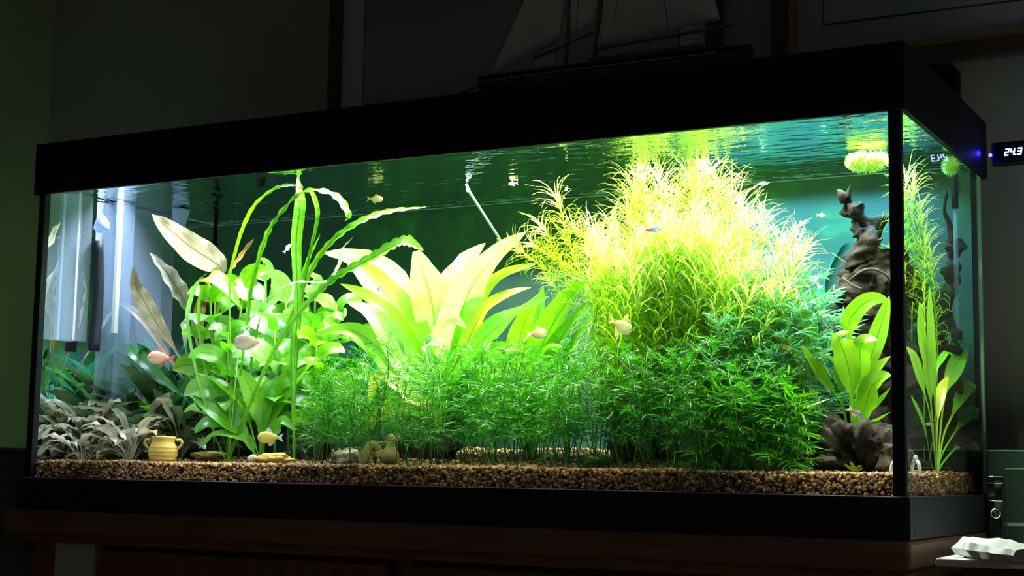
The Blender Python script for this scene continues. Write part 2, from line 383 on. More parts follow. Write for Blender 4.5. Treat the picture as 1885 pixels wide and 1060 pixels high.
# ------------------------------------------------------------------ the aquarium
tank = thing('aquarium', (-LEN/2, DEP/2, -HB), 'long rectangular glass aquarium with black plastic base frame', 'aquarium')
def pane(name, a, b, outer):
    """a box of glass: the outer face is the glass-air border, the inner face is clear, the edges are green"""
    mb = MB(); x0, y0, z0 = a; x1, y1, z1 = b
    vs = [(x0,y0,z0),(x1,y0,z0),(x1,y1,z0),(x0,y1,z0),(x0,y0,z1),(x1,y0,z1),(x1,y1,z1),(x0,y1,z1)]
    F = {'-z':(0,3,2,1),'+z':(4,5,6,7),'-y':(0,1,5,4),'+x':(1,2,6,5),'+y':(2,3,7,6),'-x':(3,0,4,7)}
    opp = {'-y':'+y','+y':'-y','+x':'-x','-x':'+x'}
    mb.add(vs, [F[outer]], mi=0); mb.add(vs, [F[opp[outer]]], mi=1)
    mb.add(vs, [F[k] for k in F if k not in (outer, opp[outer])], mi=2)
    o = mb.build(name, ['glass_outer', 'glass_inner', 'glass_edge'], tank, smooth=False); o['label'] = 'clear glass pane'; return o
G = .006
pane('front_pane', (-LEN, 0, .0), (0, G, H+.05), '-y'); pane('side_pane', (-G, G, .0), (0, DEP, H+.05), '+x')
pane('side_pane', (-LEN, G, .0), (-LEN+G, DEP, H+.05), '-x')
mb = MB(); box(mb, (-LEN+G, YB, .0), (-G-.004, YB+.004, H+.05)); o = mb.build('backdrop', 'backdrop', tank, smooth=False); o['label'] = 'background sheet coloured dark teal for water haze'
mb = MB(); box(mb, (-LEN+G, DEP-.006, .0), (-G, DEP-.001, H+.05)); mb.build('back_pane', 'silicone', tank, smooth=False)
# black base frame: four bars
for nm, a, b in (('front', (-LEN-.012, -.012, -HB), (.010, .008, .0)), ('back', (-LEN-.012, DEP-.01, -HB), (.010, DEP+.012, .0)),
                 ('left', (-LEN-.012, .008, -HB), (-LEN+.01, DEP-.01, .0)), ('right', (-.012, .008, -HB), (.010, DEP-.01, .0))):
    mb = MB(); box(mb, a, b, bev=.0015); mb.build('base_frame', 'base_plastic', tank, smooth=False)
mb = MB(); box(mb, (-LEN+.005, .005, -HB+.002), (-.005, DEP-.005, -.004)); mb.build('bottom_plate', 'silicone', tank, smooth=False)
# silicone corner strips
x0 = P(1640, 560, 0).x
mb = MB(); box(mb, (x0, -.002, 0), (.002, .010, H+.02)); mb.build('corner_seam', 'silicone', tank, smooth=False)
mb = MB(); box(mb, (-LEN-.003, -.002, 0), (-LEN+.011, .012, H+.02)); mb.build('corner_seam', 'silicone', tank, smooth=False)
mb = MB(); box(mb, (-.003, DEP-.010, 0), (.002, DEP-.002, H+.02)); mb.build('corner_seam', 'glass_edge', tank, smooth=False)

# water
mb = MB(); nx, ny = 2, 2
mb.add([(-LEN+G, G, ZW), (-G, G, ZW), (-G, DEP-.006, ZW), (-LEN+G, DEP-.006, ZW)], [(0, 1, 2, 3)])
w = mb.build('water', 'water_surface', smooth=False)
mb = MB(); box(mb, (-LEN+G, YB-.0012, ZW-.003), (-G-.004, YB-.0002, ZW-.0015)); mb.build('waterline', 'acrylic_cup', w, smooth=False); tag(w, 'clear rippled water surface inside the aquarium', 'water', kind='stuff')

# ------------------------------------------------------------------ hood with its lamps
hood = thing('aquarium_hood', (-LEN/2, DEP/2, H), 'black plastic hood covering the top of the aquarium', 'hood')
xh0, xh1, yh0, yh1 = -LEN-OV, OV, -OV, DEP+OV; T = .008
for a, b in (((xh0, yh0, H), (xh1, yh0+T, HT)), ((xh0, yh1-T, H), (xh1, yh1, HT)), ((xh0, yh0+T, H), (xh0+T, yh1-T, HT)), ((xh1-T, yh0+T, H), (xh1, yh1-T, HT))):
    mb = MB(); box(mb, a, b); mb.build('side_panel', 'black_plastic', hood, smooth=False)
mb = MB(); box(mb, (xh0+T, yh0+T, HT-T), (xh1-T, yh1-T, HT-.0005)); mb.build('lid', 'black_plastic', hood, smooth=False)
mb = MB(); box(mb, (xh0+.25, yh0+.03, HT-.0005), (xh1-.25, yh0+.20, HT+.004), bev=.001); mb.build('flap', 'black_plastic', hood, smooth=False)
def led_bar(x0, x1, y, col, power, label):
    b = thing('led_bar', ((x0+x1)/2, y, HT-.03), label, 'lamp', 'led bars inside the hood')
    mb = MB(); box(mb, (x0, y-.018, HT-.030), (x1, y+.018, HT-T-.001), bev=.002); mb.build('housing', 'lamp_housing', b, smooth=False)
    mb = MB(); box(mb, (x0+.01, y-.014, HT-.033), (x1-.01, y+.014, HT-.0301)); mb.build('diffuser', 'lamp_diffuser', b, smooth=False)
    ld = bpy.data.lights.new('led_light', 'AREA'); ld.shape = 'RECTANGLE'; ld.size = x1-x0-.02; ld.size_y = .028; ld.energy = power; ld.color = col
    lo = bpy.data.objects.new('led_light', ld); COL.objects.link(lo); lo.parent = b; lo.location = (0, 0, -.005)
led_bar(-1.10, -.03, .15, (1.0, .99, .80), LAMP_MAIN*.56, 'warm white led bar in front inside the hood')
led_bar(-1.00, -.05, .30, (1.0, 1.0, .82), LAMP_MAIN*.44, 'warm white led bar further back inside the hood')
led_bar(-1.56, -1.14, .17, (.76, .86, 1.0), LAMP_LEFT, 'cool white led bar at the left end inside the hood')
led_bar(-.50, -.06, .41, (.25, .85, 1.0), ADDED_CYAN, 'unseen cyan bar added along the back inside the hood')  # added, unseen; tints the back right corner cyan

# ------------------------------------------------------------------ gravel
GN = 81; mb = MB(); vs = []; fs = []; NY = 24
for j in range(NY):
    y = G+.011 + (YB-G-.013)*j/(NY-1)
    for i in range(GN):
        x = -LEN+G+.011 + (LEN-2*G-.022)*i/(GN-1); vs.append((x, y, gz(x, y)-.004))
for j in range(NY-1):
    for i in range(GN-1): a = j*GN+i; fs.append((a, a+1, a+GN+1, a+GN))
nv = len(vs)
# skirt down to the bottom plate on all four sides
rim = [i for i in range(GN)] + [j*GN+GN-1 for j in range(1, NY)] + [(NY-1)*GN+i for i in range(GN-2, -1, -1)] + [j*GN for j in range(NY-2, 0, -1)]
for i in rim: vs.append((vs[i][0], vs[i][1], -.002))
for k in range(len(rim)): k2 = (k+1) % len(rim); fs.append((rim[k2], rim[k], nv+k, nv+k2))
mb.add(vs, fs); gravel = mb.build('gravel_bed', 'gravel_bed', smooth=False)
tag(gravel, 'bed of small tan and brown gravel on the aquarium floor', 'gravel', kind='stuff')
PH = (1+5**.5)/2
IV = np.array([(-1,PH,0),(1,PH,0),(-1,-PH,0),(1,-PH,0),(0,-1,PH),(0,1,PH),(0,-1,-PH),(0,1,-PH),(PH,0,-1),(PH,0,1),(-PH,0,-1),(-PH,0,1)], float)/math.sqrt(1+PH*PH)
IF = np.array([(0,11,5),(0,5,1),(0,1,7),(0,7,10),(0,10,11),(1,5,9),(5,11,4),(11,10,2),(10,7,6),(7,1,8),(3,9,4),(3,4,2),(3,2,6),(3,6,8),(3,8,9),(4,9,5),(2,4,11),(6,2,10),(8,6,7),(9,8,1)])
pos = []
for _ in range(3600): x = random.uniform(-LEN+.012, -.012); y = random.uniform(.0102, .0135); pos.append((x, y, random.uniform(.0, gz(x, y))))
for _ in range(1100): y = random.uniform(.012, YB); x = random.uniform(-.0138, -.0102); pos.append((x, y, random.uniform(.0, gz(x, y))))
for _ in range(9000): x = random.uniform(-LEN+.012, -.012); y = .013+.12*random.random()**1.4; pos.append((x, y, gz(x, y)-.003+random.random()*.004))
for _ in range(5500): x = random.uniform(-LEN+.012, -.012); y = random.uniform(.1, YB-.01); pos.append((x, y, gz(x, y)-.003+random.random()*.004))
pos = np.array(pos); n = len(pos)
sc = np.random.uniform(.0021, .0037, (n, 1))*np.random.uniform(.75, 1.2, (n, 3))
q = np.random.normal(size=(n, 4)); q /= np.linalg.norm(q, axis=1)[:, None]
w_, x_, y_, z_ = q.T
RM = np.stack([1-2*(y_*y_+z_*z_), 2*(x_*y_-z_*w_), 2*(x_*z_+y_*w_), 2*(x_*y_+z_*w_), 1-2*(x_*x_+z_*z_), 2*(y_*z_-x_*w_), 2*(x_*z_-y_*w_), 2*(y_*z_+x_*w_), 1-2*(x_*x_+y_*y_)], 1).reshape(n, 3, 3)
V = np.einsum('nij,nkj->nki', RM, IV[None]*sc[:, None, :]) + pos[:, None, :]
F = (IF[None]+12*np.arange(n)[:, None, None]).reshape(-1, 3)
me = bpy.data.meshes.new('pebbles'); me.vertices.add(n*12); me.vertices.foreach_set('co', V.astype(np.float32).ravel())
me.loops.add(len(F)*3); me.loops.foreach_set('vertex_index', F.astype(np.int32).ravel()); me.polygons.add(len(F))
me.polygons.foreach_set('loop_start', np.arange(0, len(F)*3, 3, dtype=np.int32)); me.polygons.foreach_set('loop_total', np.full(len(F), 3, np.int32))
me.polygons.foreach_set('use_smooth', np.ones(len(F), bool)); me.update(calc_edges=True); me.materials.append(MATS['gravel'])
pb = bpy.data.objects.new('pebbles', me); COL.objects.link(pb); pb.parent = gravel; pb['kind'] = 'stuff'

def ground(px, Y, dz=-.004):
    p = P(px, 850, Y); p.z = gz(p.x, p.y)+dz; return p






# ------------------------------------------------------------------ wood, stones
def rockthing(name, c, r, label, cat, mat, flat=(1, 1, 1), amp=.3, fr=1.6, seed=1, sub=4, group=None):
    mb = MB(); ico(mb, c, r, sub, amp, fr, seed, flat); o = mb.build(name, mat, None, loc=(c[0], c[1], c[2]-r*flat[2]*.8)); return tag(o, label, cat, group)
def wobble(amp, fr, seed):
    def f(q, d): return d*(amp*noise.fractal(q*fr+Vector((seed, seed*2, 0)), 1.0, 2.0, 4))
    return f
# tall driftwood trunk
def px_tube(mb, pts, rads, n, sides, wob):
    c = [P(x, y, Y) for x, y, Y in pts]; k = len(rads)-1
    def rad(t):
        i = min(int(t*k), k-1); u = t*k-i; return rads[i]*(1-u)+rads[i+1]*u
    tube(mb, c, rad, n, sides, True, 0, wob)
b0 = ground(1610, .37)
trunk = thing('driftwood', b0, 'tall dark knotted driftwood trunk rising to the surface behind the right sword plant', 'driftwood')
mb = MB(); px_tube(mb, [(1625, 860, .38), (1620, 720, .37), (1614, 600, .37), (1618, 520, .37), (1618, 460, .365)], [.060, .056, .052, .054, .040], 90, 48, wobble(.045, 19, 1)); mb.build('trunk', 'driftwood', trunk)
mb = MB(); px_tube(mb, [(1612, 480, .365), (1598, 440, .36), (1580, 410, .355), (1562, 385, .35), (1552, 362, .345)], [.036, .026, .020, .016, .009], 50, 28, wobble(.035, 24, 2)); mb.build('branch', 'driftwood', trunk)
mb = MB(); px_tube(mb, [(1556, 372, .347), (1548, 356, .345), (1541, 350, .344)], [.008, .006, .002], 8, 8, wobble(.004, 40, 2)); mb.build('twig', 'driftwood', trunk)
mb = MB(); px_tube(mb, [(1560, 366, .347), (1564, 350, .345), (1565, 338, .344)], [.007, .004, .001], 8, 8, wobble(.003, 40, 5)); mb.build('twig', 'driftwood', trunk)
for pts in ([(1560, 520, .30), (1585, 500, .295), (1608, 495, .295), (1630, 505, .30), (1645, 525, .31)], [(1552, 512, .30), (1570, 525, .295), (1587, 532, .29)], [(1585, 470, .33), (1600, 450, .33), (1625, 440, .335)]):
    mb = MB(); px_tube(mb, pts, [.0022, .0022, .0018], 12, 6, None); mb.build('root', 'stump', trunk)
mb = MB(); px_tube(mb, [(1560, 860, .39), (1568, 740, .385), (1562, 640, .38), (1566, 560, .375), (1580, 520, .37)], [.055, .045, .035, .032, .02], 80, 36, wobble(.04, 22, 6)); mb.build('trunk', 'driftwood', trunk)
# branch seen through the right end pane
def yside(px, py, X=-.016): return PXp(px, py, X).y
b0 = ground(1738, .43)
dw = thing('driftwood', b0, 'slim dark driftwood branch standing behind the side pane', 'driftwood')
mb = MB(); px_tube(mb, [(1733, 872, .44), (1735, 760, .44), (1740, 640, .45), (1752, 560, .455), (1757, 480, .46), (1752, 440, .455)], [.026, .022, .018, .018, .016, .008], 60, 24, wobble(.03, 22, 3)); mb.build('trunk', 'driftwood', dw)
mb = MB(); px_tube(mb, [(1752, 450, .455), (1746, 410, .45), (1739, 385, .44), (1742, 352, .44)], [.008, .006, .004, .002], 14, 8, wobble(.005, 30, 4)); mb.build('branch', 'driftwood', dw)
# front stump: an arch of dark wood
b0 = ground(1570, .13)
st = thing('driftwood_stump', b0, 'dark hollow driftwood stump lying on the gravel in front of the right sword plant', 'driftwood')
mb = MB(); px_tube(mb, [(1415, 872, .10), (1460, 856, .11), (1500, 838, .12), (1530, 815, .13), (1560, 800, .14)], [.006, .014, .022, .026, .026], 60, 28, wobble(.03, 26, 7)); mb.build('root', 'stump', st)
mb = MB(); px_tube(mb, [(1525, 862, .11), (1532, 826, .115), (1558, 800, .12), (1590, 806, .12), (1625, 830, .12), (1652, 868, .12)], [.022, .024, .021, .022, .024, .020], 80, 36, wobble(.026, 34, 8)); mb.build('arch', 'stump', st)
mb = MB(); ico(mb, P(1580, 845, .19), .060, 4, .35, 2.0, 9, (1.25, .6, .75)); mb.build('core', 'dark_rock', st)
mb = MB(); ico(mb, P(1618, 812, .15), .030, 4, .4, 2.4, 11, (1.3, .8, .8)); mb.build('knot', 'stump', st)
mb = MB(); px_tube(mb, [(1655, 850, .15), (1668, 842, .155), (1680, 846, .16), (1690, 862, .17)], [.016, .014, .010, .004], 18, 12, wobble(.008, 30, 9)); mb.build('root', 'stump', st)
# dark rocks behind the stems
rockthing('rock', P(572, 822, .17)+Vector((0, 0, -.005)), .036, 'black rock left of the feathery stems beside the yellow stone', 'rock', 'dark_rock', (1, .8, .95), seed=3)
rockthing('rock', P(770, 815, .20), .045, 'dark rock hidden behind the stems below the large sword plant', 'rock', 'dark_rock', (1.7, .7, .75), seed=4)
rockthing('rock', P(1180, 826, .22), .035, 'dark rock behind the dense feathery stems in the middle', 'rock', 'dark_rock', (1.6, .7, .8), seed=5)
rockthing('rock', P(345, 815, .22), .045, 'dark rock behind the yellow jar', 'rock', 'dark_rock', (1.6, .7, .8), seed=6)
rockthing('rock', P(505, 842, .07)+Vector((0, 0, -.002)), .020, 'yellow flat stone on the gravel at the foot of the green sword plant', 'stone', 'yellow_rock', (1.75, .7, .45), seed=7)
rockthing('rock', P(466, 845, .07), .009, 'small white round pebble beside the yellow flat stone', 'stone', 'pale_rock', (1.1, 1, .9), seed=8, amp=.1)
rockthing('rock', P(640, 841, .08), .019, 'pale speckled stone between the feathery stems', 'stone', 'pale_rock', (1.5, .8, .75), seed=9)
rockthing('rock', P(385, 838, .12), .02, 'pale greenish stone behind the thin stems left of the yellow stone', 'stone', 'ceramic_olive', (1.9, .7, .4), seed=10)

# ------------------------------------------------------------------ plants made of single leaves
def plant(name, base, label, cat='plant', group=None): return thing(name, base, label, cat, group)
def hleaf(root, pts, wpx, mat, Y, Y1=None, prof=prof_lance, start=True, **kw):
    """one leaf through picked points, at its own depth in the tank; Y1 = depth of its tip"""
    Y1 = Y if Y1 is None else Y1; n = len(pts)
    c = [P(x, y, Y+(Y1-Y)*(i/(n-1))) for i, (x, y) in enumerate(pts)]
    if start: c = [root.location + Vector((random.uniform(-.006, .006), random.uniform(-.006, .006), .002))] + c
    if 'ruffle' not in kw: kw['ruffle'] = random.uniform(.03, .08); kw.setdefault('rfreq', random.uniform(1.6, 3.0)); kw.setdefault('rows', 22)
    mb = MB(); blade(mb, c, wpx*scale_at(c[len(c)//2]), prof=prof, seed=random.random()*6, **kw)
    return mb.build('leaf', mat, root)
LP = lambda pet: (lambda v: prof_lance(v, pet))
# --- the large sword plant in the middle
pl = plant('sword_plant', ground(812, .22), 'large bright lime sword plant with broad leaves coloured pale by lamplight in the middle of the aquarium')
D = .22
hleaf(pl, [(805,700),(770,600),(740,527),(690,488),(640,471),(594,465)], 44, 'leaf_lit', D, .30, LP(.35), tw=25, fold=.25, ruffle=.03)
hleaf(pl, [(800,700),(776,655),(752,602),(712,543),(670,500),(633,476)], 66, 'leaf_lime', D, .17, LP(.2), tw=10, fold=.15)
hleaf(pl, [(800,700),(765,655),(722,585),(682,547),(626,522)], 36, 'leaf_lime', D-.02, .14, LP(.2), tw=15)
hleaf(pl, [(795,720),(752,680),(712,612),(676,572),(636,554)], 48, 'leaf_broad', D-.03, .12, LP(.2), tw=5)
hleaf(pl, [(790,720),(735,690),(690,635),(640,606),(574,617)], 40, 'leaf_lime', D-.04, .10, LP(.2), tw=20)
hleaf(pl, [(815,700),(832,640),(862,540),(910,475),(970,426)], 74, 'leaf_lit', D, .16, LP(.22), tw=-15, fold=.12)
hleaf(pl, [(812,700),(818,620),(836,535),(862,482),(894,447)], 66, 'leaf_lit', D+.03, .24, LP(.25), tw=0, fold=.15, ruffle=.04)
hleaf(pl, [(806,700),(801,620),(796,562),(782,512),(766,462)], 70, 'leaf_lit', D+.02, .20, lambda v: prof_lance(min(v*.97, 1), .28), tw=10, fold=.12, ruffle=.05)
hleaf(pl, [(822,700),(842,650),(874,560),(922,508),(990,485)], 34, 'leaf_lime', D, .18, LP(.25), tw=-20)
hleaf(pl, [(824,710),(850,655),(887,577),(932,543),(978,529)], 32, 'leaf_yellow', D-.02, .15, LP(.25), tw=-10)
hleaf(pl, [(825,720),(850,668),(905,611),(958,573),(1012,545)], 72, 'leaf_mid', D-.03, .10, LP(.15), tw=-5, fold=.1)
hleaf(pl, [(812,700),(800,640),(815,600),(838,588),(860,604)], 26, 'leaf_lit', D-.05, .10, LP(.3), tw=-50)
hleaf(pl, [(808,720),(790,670),(782,640),(796,628),(814,640)], 22, 'leaf_broad_silver', D-.06, .09, LP(.3), tw=-40)
hleaf(pl, [(800,740),(770,690),(740,640),(700,610),(664,598)], 44, 'leaf_mid', D-.01, .2, LP(.2), tw=15)
hleaf(pl, [(810,740),(806,680),(812,640),(830,590),(845,550)], 52, 'leaf_lime', D+.02, .25, LP(.2), tw=0)
hleaf(pl, [(815,740),(840,700),(880,660),(930,640),(975,650)], 40, 'leaf_lime', D-.02, .16, LP(.2), tw=-10)
hleaf(pl, [(800,760),(760,730),(715,690),(690,700),(680,745)], 34, 'leaf_yellow', D-.05, .12, LP(.2), tw=10, ruffle=.08)
hleaf(pl, [(800,770),(770,750),(730,745),(700,765),(670,790)], 36, 'leaf_yellow', D-.05, .11, LP(.2), tw=30, ruffle=.08)
for k in range(26):
    a = random.uniform(-1, 1); x = 812+a*170
    hleaf(pl, [(812+a*30, 790), (812+a*80, 745), (812+a*130, random.uniform(690, 730)), (x, random.uniform(660, 740))], random.uniform(28, 46), random.choice(['leaf_lime', 'leaf_mid', 'leaf_mid', 'leaf_lime', 'leaf_yellow']), .24, random.uniform(.17, .36), LP(.2), tw=random.uniform(-30, 30))
for k in range(16):
    a = random.uniform(-1, 1); x = 812+a*95; y = random.uniform(600, 680)
    hleaf(pl, [(812+a*20, 760), (812+a*55, 700), (x, y)], random.uniform(30, 52), random.choice(['leaf_lime', 'leaf_mid', 'leaf_lime', 'leaf_broad']), .24, random.uniform(.14, .34), LP(.25), tw=random.uniform(-30, 30))
# --- its right-hand neighbour
pl = plant('sword_plant', ground(975, .24), 'green sword plant with upright broad leaves right of the large pale sword plant')
hleaf(pl, [(980,700),(992,650),(1022,590),(1052,545),(1080,517)], 62, 'leaf_lime', .24, .19, LP(.15), tw=-10)
hleaf(pl, [(985,710),(1006,668),(1042,608),(1088,550)], 48, 'leaf_mid', .22, .16, LP(.15), tw=-5)
hleaf(pl, [(990,720),(1022,688),(1060,625),(1090,575)], 34, 'leaf_mid', .21, .14, LP(.15), tw=5)
hleaf(pl, [(965,700),(955,655),(963,600),(994,538)], 50, 'leaf_lime', .25, .24, LP(.15), tw=-15)
hleaf(pl, [(970,710),(985,640),(990,580),(1000,525)], 40, 'leaf_mid', .27, .28, LP(.15), tw=20)
hleaf(pl, [(960,720),(930,680),(905,650),(880,640)], 34, 'leaf_lime', .22, .18, LP(.15), tw=10)
hleaf(pl, [(975,720),(985,680),(1010,640),(1040,640)], 34, 'leaf_lime', .2, .15, LP(.15), tw=10)
for k in range(16):
    a = random.uniform(-1, 1)
    hleaf(pl, [(975+a*30, 780), (975+a*70, 730), (975+a*130, random.uniform(660, 750))], random.uniform(28, 46), random.choice(['leaf_lime', 'leaf_mid', 'leaf_mid']), .26, random.uniform(.2, .36), LP(.2), tw=random.uniform(-30, 30))
# --- ribbons
pl = plant('ribbon_plant', ground(419, .095), 'ribbon plant with long crinkled strap leaves arching up to the surface')
RB = dict(prof=prof_ribbon, rows=90, cols=2, fold=.25)
def ribbon(pts, w, Y, Y1, mat='leaf_crinum', **kw):
    a = dict(RB); a.update(kw); hleaf(pl, pts, w, mat, Y, Y1, **a)
ribbon([(419,845),(432,760),(447,655),(456,590),(463,530),(487,445),(512,400),(560,354),(615,360),(641,395),(634,408)], 17, .095, .12, ruffle=.12, rfreq=24, tw=10)
ribbon([(422,845),(455,765),(489,678),(524,612),(546,560),(575,492),(614,442),(665,407),(720,389),(784,381)], 15, .095, .15, ruffle=.13, rfreq=24, tw=-10)
ribbon([(420,845),(450,770),(487,682),(524,614),(569,556),(620,511),(680,478),(735,448),(755,448),(780,461)], 30, .09, .07, 'leaf_crinum', ruffle=.08, rfreq=30, tw=-5)
ribbon([(416,848),(394,798),(374,730),(356,660),(345,590),(350,555),(365,520),(382,502)], 9, .09, .08, 'leaf_broad', ruffle=.08, rfreq=18)
ribbon([(421,848),(430,740),(440,645),(451,608),(478,565),(510,535),(546,519),(600,518),(624,488),(629,461),(650,436)], 7, .09, .08, 'leaf_broad_silver', ruffle=.15, rfreq=26)
ribbon([(421,848),(425,700),(423,560),(424,505),(433,465),(447,420),(470,377),(508,347),(540,341),(560,345)], 10, .09, .14, 'leaf_lime', ruffle=.08, rfreq=22)
ribbon([(420,848),(405,780),(372,650),(366,560),(380,520)], 6, .10, .12, 'leaf_mid')
ribbon([(424,848),(446,760),(460,690),(466,640),(480,580)], 6, .10, .15, 'leaf_mid')
pl = plant('ribbon_plant', ground(541, .085), 'single upright ribbon plant with a thick crinkled leaf touching the surface')
ribbon([(541,835),(541,700),(543,640),(548,560),(545,450),(552,375),(548,322)], 22, .085, .14, 'leaf_crinum', ruffle=.10, rfreq=30, tw=-12)
ribbon([(542,830),(545,700),(556,560),(570,470),(585,400),(578,362),(566,345)], 9, .09, .15, 'leaf_crinum', ruffle=.1, rfreq=20, tw=20)
ribbon([(541,830),(536,700),(540,600),(560,500),(590,430)], 9, .09, .16, 'leaf_mid', ruffle=.1, rfreq=20, tw=20)
# --- green sword plant left of the stems
pl = plant('sword_plant', ground(479, .11), 'small green sword plant with spreading lance leaves behind the yellow stone')
G_ = dict(rows=18)
hleaf(pl, [(449,798),(426,780),(394,757),(350,727)], 36, 'leaf_mid', .10, .09, LP(.2), tw=5)
hleaf(pl, [(453,760),(428,724),(394,699),(362,686)], 22, 'leaf_lime', .11, .12, LP(.2), tw=-15)
hleaf(pl, [(460,818),(442,803),(396,800),(366,825)], 34, 'leaf_broad', .10, .07, LP(.15), tw=-15)
hleaf(pl, [(482,780),(468,735),(453,700),(432,674)], 34, 'leaf_lime', .11, .10, LP(.2), tw=15)
hleaf(pl, [(484,775),(490,735),(500,710),(522,688)], 34, 'leaf_mid', .11, .13, LP(.2), tw=10)
hleaf(pl, [(486,790),(502,758),(528,714),(560,682),(594,656)], 40, 'leaf_lime', .12, .15, LP(.15), tw=10)
hleaf(pl, [(488,800),(505,792),(521,774),(540,790)], 26, 'leaf_mid', .10, .09, LP(.2), tw=-20)
hleaf(pl, [(478,790),(472,750),(455,722),(428,714)], 16, 'leaf_lime', .11, .12, LP(.2), tw=0)
hleaf(pl, [(488,780),(510,730),(545,700),(590,690)], 34, 'leaf_lime', .14, .18, LP(.2), tw=0)
hleaf(pl, [(484,790),(495,750),(520,735),(548,742)], 28, 'leaf_mid', .12, .13, LP(.2), tw=0)
# --- broad-leaved stem plants
def broad_stem(label, px, Y, top, n, size, mats, lean=0, grp='broad-leaved stems left of the large sword plant'):
    b = ground(px, Y); t = P(px+lean, top, Y+random.uniform(-.02, .02)); rt = plant('broadleaf_stem_plant', b, label, group=grp)
    mid = b.lerp(t, .5)+Vector((random.uniform(-.01, .01), random.uniform(-.01, .01), 0)); sp = spline([b, mid, t], 20)
    mb = MB(); tube(mb, [b, mid, t], .0022, 14, 5); mb.build('stem', 'stem_lime', rt)
    az = random.random()*PI
    for k in range(n):
        v = .30+.70*k/(n-1); p = sp[min(19, int(v*19))]; az += PI/2+random.uniform(-.3, .3)
        for s in (0, PI):
            d = Vector((math.cos(az+s), math.sin(az+s)*.7-.25, 0)).normalized(); el = random.uniform(.3, .9)+.5*(v > .95); dr = random.uniform(.9, 1.9)
            L_ = size*random.uniform(.8, 1.25)*(.8 if v > .95 else 1); q = p.copy(); cc = [q.copy()]
            for i in range(5):
                ee = el-dr*(i/4)**1.2; q = q+(d*math.cos(ee)+UP*math.sin(ee))*(L_/5); cc.append(q.copy())
            if q.y < .02 or q.y > YB-.01 or q.x < -LEN+.02 or q.x > -.02: continue
            mb = MB(); blade(mb, cc, L_*random.uniform(.42, .56), n0=UP*.55+(CAM-p).normalized()*.75+d*.25, prof=lambda w: prof_lance(w, .10), rows=12, fold=.15, ruffle=.05, rfreq=2.5, seed=az, tw=random.uniform(-25, 25))
            mb.build('leaf', random.choice(mats), rt)
    return rt
for i, (px, Y, top, ln, sz, ms) in enumerate([(395, .19, 545, -8, .075, ['leaf_mid', 'leaf_lime', 'leaf_broad']), (440, .21, 520, 8, .082, ['leaf_broad', 'leaf_mid', 'leaf_lime']),
        (485, .23, 505, 4, .085, ['leaf_broad_silver', 'leaf_broad', 'leaf_broad_silver']), (530, .22, 545, -4, .085, ['leaf_broad', 'leaf_mid', 'leaf_broad_silver']), (575, .24, 540, 6, .088, ['leaf_broad', 'leaf_lime', 'leaf_mid']), (620, .26, 560, 0, .082, ['leaf_broad', 'leaf_mid']),
        (505, .16, 600, 0, .075, ['leaf_mid', 'leaf_broad']), (420, .15, 610, 0, .070, ['leaf_broad', 'leaf_mid']), (580, .17, 600, 0, .075, ['leaf_lime', 'leaf_mid'])]):
    broad_stem(['leftmost broad-leaved stem behind the brown tattered leaves', 'broad-leaved stem between the tattered leaves and the silvery leaf', 'broad-leaved stem topped by a shiny silvery leaf', 'broad-leaved stem behind the upright ribbon leaf', 'broad-leaved stem just right of the upright ribbon leaf', 'broad-leaved stem at the left edge of the large sword plant',
                'shorter broad-leaved stem in front behind the pale pink fish', 'shorter broad-leaved stem behind the thin ribbon stems', 'shorter broad-leaved stem below the wide ribbon leaf'][i], px, Y, top, 7, sz, ms, ln)
# --- tattered brown sword plant
pl = plant('sword_plant', ground(372, .24), 'withering sword plant with tattered grey-brown leaves left of the ribbon plant')
RG = dict(ruffle=.10, rfreq=7, rows=26)
hleaf(pl, [(385,700),(402,560),(408,500),(390,480),(356,458),(314,424),(280,394)], 50, 'leaf_brown', .24, .17, LP(.42), tw=35, **RG)
hleaf(pl, [(372,700),(358,610),(343,562),(328,534),(306,500),(276,465)], 36, 'leaf_greytan', .24, .17, LP(.45), tw=-5, **RG)
hleaf(pl, [(360,720),(320,640),(289,596),(267,557),(250,525),(246,488)], 30, 'leaf_brown', .24, .18, LP(.35), tw=20, **RG)
hleaf(pl, [(388,700),(410,560),(420,506),(434,485),(448,466),(468,438)], 16, 'leaf_rot', .24, .18, LP(.5), tw=-30, **RG)
hleaf(pl, [(388,700),(396,560),(380,520),(390,508),(420,530),(444,568)], 30, 'leaf_lime', .23, .13, LP(.4), tw=-20, ruffle=.05, rfreq=10)
hleaf(pl, [(384,700),(400,560),(430,520),(445,545),(456,553)], 22, 'leaf_rot', .23, .16, LP(.45), tw=-10, **RG)
hleaf(pl, [(375,740),(345,660),(340,610),(345,585),(385,588),(404,615)], 16, 'leaf_broad_silver', .22, .13, LP(.4), tw=-20)
hleaf(pl, [(380,740),(372,640),(366,580),(380,540),(402,496)], 20, 'leaf_rot', .25, .22, LP(.4), tw=-20, **RG)
hleaf(pl, [(360,740),(300,640),(265,590),(231,562),(196,553)], 14, 'leaf_greytan', .25, .22, LP(.3), tw=30, **RG)
hleaf(pl, [(355,750),(300,700),(260,660),(225,640),(180,655)], 24, 'leaf_deep', .25, .22, LP(.3), tw=20, **RG)
